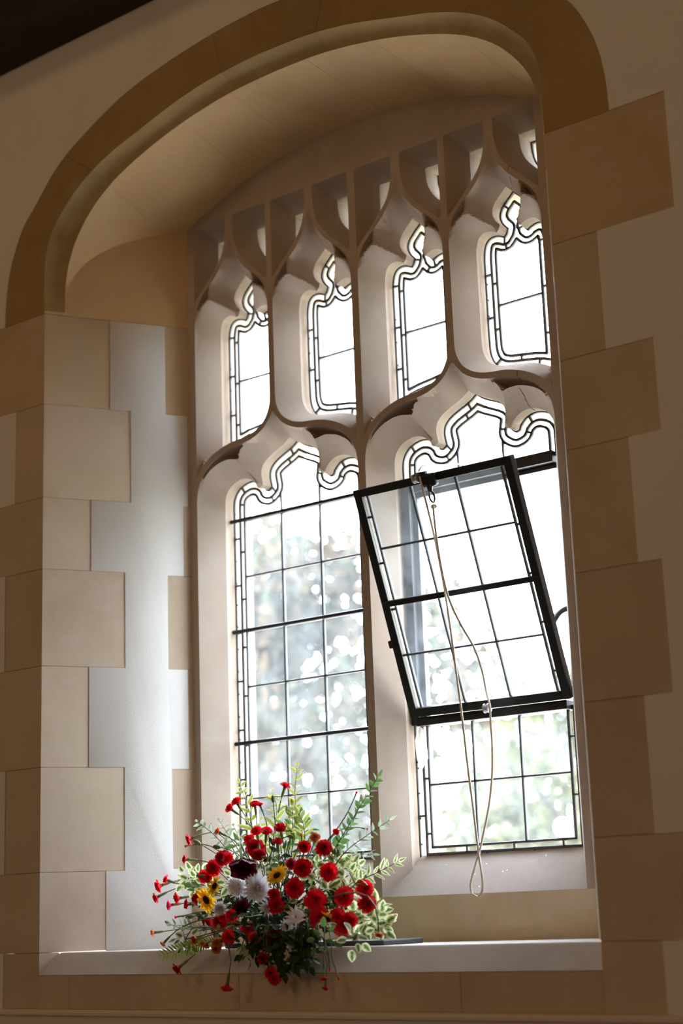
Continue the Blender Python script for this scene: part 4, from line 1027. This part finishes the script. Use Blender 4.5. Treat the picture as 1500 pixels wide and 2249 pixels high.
FL = [  # kind, colour, x, y, r, angle, face
 ('half_open', 'r', 793, 172, 25, 72, .25), ('half_open', 'r', 516, 262, 27, 118, .45), ('half_open', 'r', 478, 298, 25, 140, .5), ('half_open', 'r', 620, 276, 25, 95, .45), ('half_open', 'r', 650, 280, 15, 110, .3),
 ('carnation', 'r', 627, 422, 27, 100, .8), ('half_open', 'r', 686, 432, 28, 85, .45), ('half_open', 'r', 764, 413, 30, 100, .5), ('half_open', 'r', 586, 475, 27, 120, .5), ('half_open', 'r', 750, 488, 25, 92, .4),
 ('carnation', 'r', 622, 522, 44), ('carnation', 'r', 640, 566, 36, 270, 1.2), ('carnation', 'r', 434, 580, 38), ('carnation', 'r', 470, 578, 30, 30, 1.0), ('carnation', 'r', 381, 634, 40), ('carnation', 'r', 334, 682, 33), ('carnation', 'r', 360, 690, 26, 0, .8),
 ('carnation', 'r', 900, 516, 30), ('carnation', 'r', 1013, 522, 38), ('carnation', 'p', 826, 613, 25), ('carnation', 'r', 893, 636, 42), ('bud', 'r', 918, 600, 13, 80, 1), ('carnation', 'r', 1041, 660, 42),
 ('carnation', 'r', 845, 748, 44), ('carnation', 'r', 967, 818, 49), ('carnation', 'r', 1129, 798, 46), ('carnation', 'r', 1247, 750, 42), ('carnation', 'r', 1262, 838, 42), ('carnation', 'r', 742, 846, 39),
 ('carnation', 'r', 985, 916, 46), ('carnation', 'r', 1093, 914, 38), ('carnation', 'r', 1122, 968, 46), ('carnation', 'r', 1160, 932, 36), ('carnation', 'r', 729, 786, 28),
 ('half_open', 'r', 250, 474, 30, 200, .25), ('bud', 'r', 228, 513, 10, 190, .2), ('half_open', 'r', 226, 588, 24, 175, .1), ('half_open', 'r', 76, 740, 33, 195, .35), ('half_open', 'r', 117, 705, 24, 160, .2), ('half_open', 'r', 60, 806, 27, 205, .3),
 ('half_open', 'r', 182, 810, 30, 185, .35), ('half_open', 'p', 135, 848, 26, 185, .2), ('half_open', 'r', 236, 842, 26, 175, .2), ('bud', 'p', 172, 916, 12, 190, .1), ('carnation', 'r', 285, 808, 26),
 ('carnation', 'r', 348, 950, 24), ('carnation', 'r', 418, 945, 38), ('carnation', 'r', 440, 915, 26), ('carnation', 'r', 487, 908, 30), ('carnation', 'r', 580, 985, 34), ('carnation', 'r', 470, 1028, 34), ('carnation', 'r', 452, 992, 16), ('half_open', 'r', 277, 1046, 18, 190, .5),
 ('rose', 'b', 556, 632, 60, 275, 1.3), ('rose', 'b', 545, 864, 34, 95, .9), ('carnation', 'b', 735, 1030, 36),
 ('half_open', 'r', 182, 1207, 30, 215, .4), ('half_open', 'r', 462, 1313, 30, 262, .1), ('carnation', 'r', 712, 1236, 30), ('carnation', 'r', 732, 1268, 28), ('carnation', 'r', 668, 1152, 28), ('carnation', 'r', 1010, 1268, 16, 270, .5), ('half_open', 'r', 1020, 1316, 17, 265, .4), ('bud', 'r', 1045, 1217, 9, 275, .2), ('bud', 'r', 1096, 1266, 9, 290, .3),
 ('carnation', 'r', 1082, 430, 16, 60, 1.2), ('bud', 'r', 1196, 210, 9, 70, .2), ('bud', 'r', 1255, 416, 9, 350, .2), ('bud', 'p', 1222, 226, 7, 80, .2),
 ('half_open', 'o', 410, 430, 20, 150, .3), ('carnation', 'o', 962, 460, 25, 80, 1.2), ('carnation', 'c', 617, 1036, 28), ('carnation', 'o', 405, 1064, 26), ('carnation', 'o', 400, 1100, 24), ('half_open', 'o', 42, 1005, 20, 185, .15), ('half_open', 'o', 100, 1066, 17, 225, .3), ('carnation', 'o', 1324, 1020, 19, 270, .8), ('bud', 'o', 885, 446, 8, 90, .3), ('carnation', 'o', 345, 1078, 15), ('carnation', 'o', 320, 1068, 14),
 ('chrysanthemum', 'w', 640, 752, 74, 20, 2.2), ('chrysanthemum', 'w', 512, 744, 62, 200, 1.6), ('chrysanthemum', 'w', 420, 868, 38), ('daisy', 'w', 694, 862, 46), ('daisy', 'w', 856, 912, 56, 60, 1.5), ('daisy', 'w', 800, 968, 40),
 ('sunflower', 'y', 340, 820, 66, 200, 1.1), ('sunflower', 'y', 388, 738, 54, 150, .55), ('sunflower', 'y', 744, 676, 56, 120, .55), ('sunflower', 'g', 802, 872, 40, 260, .4), ('sunflower', 'y', 1032, 930, 50, 230, .7), ('sunflower', 'g', 520, 962, 46, 260, .5)]
for f_ in FL:
    k, c, x, y, r = f_[:5]; a = f_[5] if len(f_) > 5 else None; fc = f_[6] if len(f_) > 6 else 1.0
    dd = None
    if k in ('chrysanthemum', 'daisy'): dd = ydep(x, y) - .012
    if k == 'sunflower': dd = ydep(x, y) + .006
    if k == 'rose': dd = ydep(x, y) - .06
    flower(k, c, x, y, r, a, fc, dd)
# closed green buds on their own stalks
bm = bmesh.new(); bmesh.ops.create_uvsphere(bm, u_segments=8, v_segments=8, radius=1, matrix=Matrix.Diagonal((.5, .5, 1, 1))); GB = bm_mesh('green_bud', bm, M_CALYX, 180)
for x, y, r, a in ((723, 246, 22, 95), (820, 456, 17, 10), (405, 517, 24, 170), (674, 576, 18, 175), (700, 1050, 19, 270), (648, 990, 18, 60), (125, 948, 20, 150), (250, 915, 26, 190), (292, 492, 26, 150), (948, 985, 12, 60), (925, 1046, 12, 270), (790, 1030, 11, 100), (215, 912, 10, 200)):
    d = ydep(x, y); ax = (R_ * math.cos(D(a)) + U_ * math.sin(D(a)) - F_ * .1).normalized(); c = K(x, y, d); R = r * MPP
    Mw = Matrix.Translation(c) @ ax.to_track_quat('Z', 'Y').to_matrix().to_4x4() @ Matrix.Scale(R, 4); b = put('green_bud', GB, Mw)
    pth = stem_path(HUB + Vector((random.uniform(-.05, .05), random.uniform(-.04, .03), .02)), c - ax * R * .95, ax); V, Fc = tube(pth, .0013, 5); put('stem', mesh('stem', V, Fc, M_STEM, 180), None, b, Mw)

# ---- leaves
def leaf_mesh(nt, W, fold, bend, mat, tip=1.0, name='leaf'):
    V, Fc, at = [], [], []
    for i in range(nt + 1):
        t = i / nt; w = W * math.sin(PI * t ** .8) ** .8 * (1 - .25 * tip * t) if 0 < t < 1 else .01
        y = t - bend * 0; z = -bend * t * t
        for s in (-1, -.5, 0, .5, 1):
            V.append((s * w * .5, y, z + fold * abs(s) * w * .5)); at.append(max(abs(s), (abs(t - .5) * 2) ** 3))
    for i in range(nt):
        for j in range(4): k = i * 5 + j; Fc.append((k, k + 1, k + 6, k + 5))
    me = mesh(name, V, Fc, mat, 180); me.attributes.new('edge', 'FLOAT', 'POINT').data.foreach_set('value', at); return me
M_VARIEG = leafy('variegated_leaf', (.10, .19, .045), (.78, .77, .45), trans=.42, lo=.25, hi=.62)
M_GOLD = leafy('golden_leaf', (.36, .42, .085), (.72, .70, .26), trans=.45, lo=.4, hi=.9)
M_SILV = leafy('silver_leaf', (.30, .39, .24), (.58, .64, .50), trans=.45, lo=.5, hi=1.0)
M_GREEN = leafy('green_leaf', (.095, .19, .05), (.13, .23, .07), trans=.45)
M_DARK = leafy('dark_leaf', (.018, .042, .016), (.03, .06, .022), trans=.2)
LEAF = {'v': [leaf_mesh(6, .72, .25, .15, M_VARIEG, 0), leaf_mesh(6, .80, .1, .3, M_VARIEG, 0)], 'y': [leaf_mesh(6, .42, .3, .15, M_GOLD), leaf_mesh(6, .36, .3, .3, M_GOLD)], 'e': [leaf_mesh(6, .40, .25, .15, M_VARIEG)],
        's': [leaf_mesh(6, .40, .3, .2, M_SILV), leaf_mesh(6, .34, .2, .5, M_SILV)], 'g': [leaf_mesh(6, .45, .3, .25, M_GREEN), leaf_mesh(6, .62, .2, .2, M_GREEN, 0)], 'd': [leaf_mesh(6, .5, .25, .3, M_DARK), leaf_mesh(6, .62, .15, .2, M_DARK)]}
LW_ = {'v': 'variegated green and cream', 'y': 'golden privet', 'e': 'green leaf edged with cream', 's': 'silvery grey green', 'g': 'mid green', 'd': 'dark green'}
def orient(p, dr, nrm, s):
    y = dr.normalized(); z = (nrm - y * nrm.dot(y)); z = z.normalized() if z.length > 1e-4 else y.orthogonal().normalized(); x = y.cross(z)
    return Matrix(((x.x * s, y.x * s, z.x * s, p.x), (x.y * s, y.y * s, z.y * s, p.y), (x.z * s, y.z * s, z.z * s, p.z), (0, 0, 0, 1)))
def leaf(kind, Mx, parent):
    me = random.choice(LEAF[kind])
    for v in me.vertices:                              # none may dip into the sill
        q = Mx @ v.co
        if q.y > -.012 and q.z < min(1.524, 1.466 + 1.2 * max(q.y + .004, 0)): return
    put('leaf', me, Mx, parent, Matrix())
def sprig(kind, pts_, n, size_, d0=None, d1=None, start=.2, spread=52, tw=False):
    """stem through picture points, with n pairs of leaves; from depth d0 to d1"""
    size = size_ * (1.28 if kind == 'y' else 1.12); d0 = .10 if d0 is None else d0; d1 = ydep(*pts_[-1]) if d1 is None else d1
    W_ = [K(x, y, d0 + (d1 - d0) * i / (len(pts_) - 1)) for i, (x, y) in enumerate(pts_)]
    c = resample(catmull(W_, .01), 24)
    V, Fc = tube(c, [.0019 - .0011 * k / 23 for k in range(24)], 5)
    s = put('leaf_sprig', mesh('leaf_sprig', V, Fc, M_TWIG if tw else M_STEM, 180), label=LW_[kind] + ' leaf sprig')
    for i in range(n):
        t = start + (1 - start) * i / max(1, n - .4); k = min(22, int(t * 23)); p = c[k].lerp(c[k + 1], t * 23 - k) if k < 23 else c[-1]
        tg = (c[k + 1] - c[max(0, k - 1)]).normalized()
        for sg in (-1, 1):
            side = tg.cross(CAMDIR).normalized(); side.rotate(Matrix.Rotation(random.uniform(-.7, .7), 3, tg)); sp = D(spread + random.uniform(-14, 14))
            dr = tg * math.cos(sp) + side * sg * math.sin(sp); nr = (CAMDIR + Vector((random.gauss(0, .5), random.gauss(0, .5), .5 + random.gauss(0, .5)))).normalized()
            leaf(kind, orient(p, dr, nr, size * MPP * random.uniform(.75, 1.15) * (1 - .3 * t)), s)
    leaf(kind, orient(c[-1], (c[-1] - c[-3]), CAMDIR, size * MPP * .7), s)
def cluster(kind, x, y, rad, n, size, d=None):
    size *= .92; n = int(n * 1.4)
    """rosettes of rounded leaves on short twigs"""
    d = ydep(x, y) + .055 if d is None else d; c = K(x, y, d)
    pth = stem_path(HUB + Vector((0, 0, .02)), c, (c - HUB).normalized()); V, Fc = tube(pth, .0016, 5)
    s = put('leaf_sprig', mesh('leaf_sprig', V, Fc, M_TWIG, 180), label=LW_[kind] + ' leaf sprig')
    for i in range(n):
        a = i * 2.4 + random.uniform(-.3, .3); r = rad * MPP * math.sqrt((i + .5) / n); p = c + R_ * (r * math.cos(a)) + U_ * (r * math.sin(a)) - F_ * random.uniform(-.01, .025)
        dr = (R_ * math.cos(a) + U_ * math.sin(a)) * .9 - F_ * random.uniform(-.2, .6) ; nr = (CAMDIR + Vector((random.gauss(0, .45), random.gauss(0, .45), .35 + random.gauss(0, .45)))).normalized()
        leaf(kind, orient(p, dr, nr, size * MPP * random.uniform(.8, 1.15)), s)
sprig('y', [(640, 640), (590, 330), (560, 235), (532, 155)], 8, 74, d1=.16, start=.3)
sprig('y', [(700, 640), (735, 400), (745, 290), (720, 210)], 7, 74, d1=.19, start=.35)
sprig('y', [(820, 640), (850, 330), (848, 190), (860, 70)], 9, 62, d1=.17, start=.3, spread=40)
sprig('y', [(780, 620), (830, 420), (835, 330), (832, 290)], 5, 74, d1=.12, start=.45)
sprig('y', [(880, 680), (905, 480), (890, 370), (870, 330)], 5, 78, d1=.1, start=.5)
sprig('y', [(660, 640), (640, 480), (650, 370)], 4, 70, d1=.2, start=.45)
sprig('y', [(700, 700), (720, 560), (690, 470)], 5, 76, d1=.2, start=.3)
sprig('y', [(860, 700), (820, 560), (800, 470)], 5, 80, d1=.2, start=.3)
sprig('s', [(600, 760), (480, 560), (390, 450), (295, 375)], 12, 62, d1=.12, start=.2, tw=True)
sprig('s', [(620, 740), (540, 560), (470, 450), (420, 370)], 10, 62, d1=.18, start=.2)
sprig('s', [(640, 740), (570, 560), (530, 470), (500, 400)], 8, 64, d1=.2, start=.2)
sprig('s', [(560, 760), (470, 640), (410, 560)], 7, 56, d1=.14, start=.2)
sprig('g', [(980, 760), (1060, 560), (1180, 350), (1320, 120)], 15, 58, d1=.10, start=.25, spread=42)
sprig('s', [(1000, 760), (1120, 560), (1260, 450), (1385, 365)], 9, 58, d1=.10, start=.3, tw=True)
sprig('s', [(1010, 740), (1090, 590), (1200, 560), (1290, 560)], 8, 56, d1=.18, start=.2)
sprig('s', [(1040, 740), (1120, 620), (1200, 610), (1240, 640)], 7, 54, d1=.18, start=.2)
sprig('s', [(980, 700), (1040, 520), (1090, 460)], 6, 54, d1=.18, start=.3)
sprig('e', [(1080, 860), (1200, 720), (1310, 665), (1435, 600)], 7, 74, d1=.06, start=.35, spread=48)
sprig('e', [(1040, 800), (1120, 760), (1210, 690)], 5, 80, d1=.10, start=.4)
for a in ((1090, 625, 75, 12, 66), (1150, 680, 80, 13, 66), (960, 660, 55, 9, 62), (1020, 745, 75, 12, 66), (1290, 900, 85, 15, 74), (1330, 955, 65, 9, 70), (1230, 945, 75, 12, 72), (1190, 1035, 60, 7, 62), (900, 800, 50, 7, 60), (1190, 770, 60, 8, 60), (300, 705, 75, 11, 62), (235, 690, 45, 6, 56), (370, 760, 70, 8, 56), (230, 1040, 50, 6, 60), (500, 700, 60, 6, 60), (660, 650, 60, 7, 60)): cluster('v', *a)
for a in ((840, 400, 75, 12, 58), (890, 430, 60, 9, 56), (930, 540, 60, 8, 62), (540, 500, 40, 5, 66), (1010, 850, 60, 7, 60), (890, 980, 75, 9, 58), (1010, 1035, 60, 6, 54), (330, 760, 80, 9, 60), (690, 620, 60, 7, 70)): cluster('g', *a)
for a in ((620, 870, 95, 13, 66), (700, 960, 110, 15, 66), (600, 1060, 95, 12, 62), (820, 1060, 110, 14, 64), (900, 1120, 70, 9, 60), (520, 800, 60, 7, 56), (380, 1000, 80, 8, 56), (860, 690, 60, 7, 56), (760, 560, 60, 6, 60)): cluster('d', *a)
sprig('s', [(480, 980), (330, 985), (220, 965), (150, 960)], 8, 62, d0=.06, d1=.04, start=.3, spread=60)
sprig('s', [(560, 1010), (360, 985), (240, 1010), (170, 1040)], 5, 56, d0=.06, d1=.03, start=.4, spread=70)
sprig('g', [(830, 1010), (845, 1110), (850, 1190)], 6, 56, d0=.0, d1=-.05, start=.2)
sprig('e', [(560, 1040), (545, 1090), (575, 1140)], 5, 56, d0=.0, d1=-.03, start=.2)
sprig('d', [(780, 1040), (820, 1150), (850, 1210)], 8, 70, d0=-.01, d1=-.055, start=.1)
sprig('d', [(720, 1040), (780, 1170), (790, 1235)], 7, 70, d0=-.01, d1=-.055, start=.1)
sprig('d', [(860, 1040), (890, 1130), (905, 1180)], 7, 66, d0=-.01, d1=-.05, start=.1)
# fern frond
c = resample(catmull([K(470, 1030, .02), K(300, 1075, -.03), K(180, 1105, -.055), K(72, 1140, -.075)], .01), 26)
V, Fc = tube(c, [.0016 - .0011 * k / 25 for k in range(26)], 5); fern = put('fern_frond', mesh('fern_frond', V, Fc, M_STEM, 180), label='bright green fern frond')
M_FERN = leafy('fern_green', (.30, .42, .07), None, trans=.4); FLF = leaf_mesh(4, .24, .2, .2, M_FERN, 1, 'leaflet')
for k in range(3, 25):
    tg = (c[k + 1] - c[k - 1]).normalized(); L = 62 * MPP * math.sin(PI * (.12 + .80 * (1 - (k - 3) / 22))) ** .6
    for sg in (-1, 1): put('leaflet', FLF, orient(c[k], tg * .75 + tg.cross(CAMDIR).normalized() * sg, CAMDIR + Vector((0, 0, .3)), L), fern, Matrix())
# spike of white buds hanging over the sill
c = resample([K(835, 1000, -.01), K(822, 1060, -.04), K(806, 1110, -.06), K(812, 1160, -.062)], 12); V, Fc = tube(c, .0012, 5); spk = put('bud_spike', mesh('bud_spike', V, Fc, M_STEM, 180), label='spike of small white flowers')
WB = bloom_mesh('bud', M_WHITE)
for k in range(11):
    p = K(806 + random.uniform(-14, 14), 1075 + k * 8.5, -.062); put('white_bud', WB, Matrix.Translation(p) @ (U_ * -.7 + R_ * random.uniform(-.8, .8) - F_ * .5).to_track_quat('Z', 'Y').to_matrix().to_4x4() @ Matrix.Scale(.0062, 4), spk, Matrix())
# inner foliage that nobody could count
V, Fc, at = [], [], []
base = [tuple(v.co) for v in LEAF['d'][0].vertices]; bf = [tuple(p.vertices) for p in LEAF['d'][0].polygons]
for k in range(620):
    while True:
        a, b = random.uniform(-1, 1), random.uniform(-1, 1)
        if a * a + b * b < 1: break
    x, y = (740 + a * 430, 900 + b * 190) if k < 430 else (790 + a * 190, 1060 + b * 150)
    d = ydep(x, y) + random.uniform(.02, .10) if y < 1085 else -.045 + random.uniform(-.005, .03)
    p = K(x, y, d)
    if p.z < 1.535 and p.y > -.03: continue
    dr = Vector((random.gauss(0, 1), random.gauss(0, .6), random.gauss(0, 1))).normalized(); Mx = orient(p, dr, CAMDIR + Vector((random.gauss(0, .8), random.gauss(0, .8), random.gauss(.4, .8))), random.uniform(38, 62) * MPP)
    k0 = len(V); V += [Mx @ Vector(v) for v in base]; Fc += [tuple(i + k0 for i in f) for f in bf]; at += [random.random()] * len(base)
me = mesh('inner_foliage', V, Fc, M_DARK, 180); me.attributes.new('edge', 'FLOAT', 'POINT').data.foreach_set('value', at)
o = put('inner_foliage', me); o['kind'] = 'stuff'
# bowl, floral foam and dark tray
M_BOWL = plain('dark_bowl', (.015, .018, .016), rough=.5); M_FOAM = plain('floral_foam', (.03, .07, .03), rough=.95, bump=.5, scale=300); M_TRAY = plain('slate_tray', (.06, .065, .075), rough=.35, bump=.4, scale=120)
hx_, hy_ = HUB.x, HUB.y
bm = bmesh.new(); prof_ = [(.0, 1.533), (.062, 1.533), (.078, 1.545), (.084, 1.572), (.078, 1.572), (.070, 1.55), (0, 1.545)]; ns = 28
rings = [[bm.verts.new((hx_ + r * math.cos(2 * PI * k / ns), hy_ + r * math.sin(2 * PI * k / ns), z)) for k in range(ns)] for r, z in prof_[1:-1]]
for r0_, r1_ in zip(rings, rings[1:]):
    for k in range(ns): bm.faces.new((r0_[k], r0_[(k + 1) % ns], r1_[(k + 1) % ns], r1_[k]))
bm.faces.new(rings[0][::-1]); bm.faces.new(rings[-1]); put('bowl', bm_mesh('bowl', bm, M_BOWL, 40))
put('floral_foam', bm_mesh('floral_foam', box_bm(hx_ - .05, hx_ + .05, hy_ - .045, hy_ + .045, 1.550, 1.605, .006), M_FOAM))
tr_ = P(900, 2064, .22); put('tray', bm_mesh('tray', box_bm(hx_ - .11, tr_.x, .11, .28, 1.5205, 1.533, .003), M_TRAY))
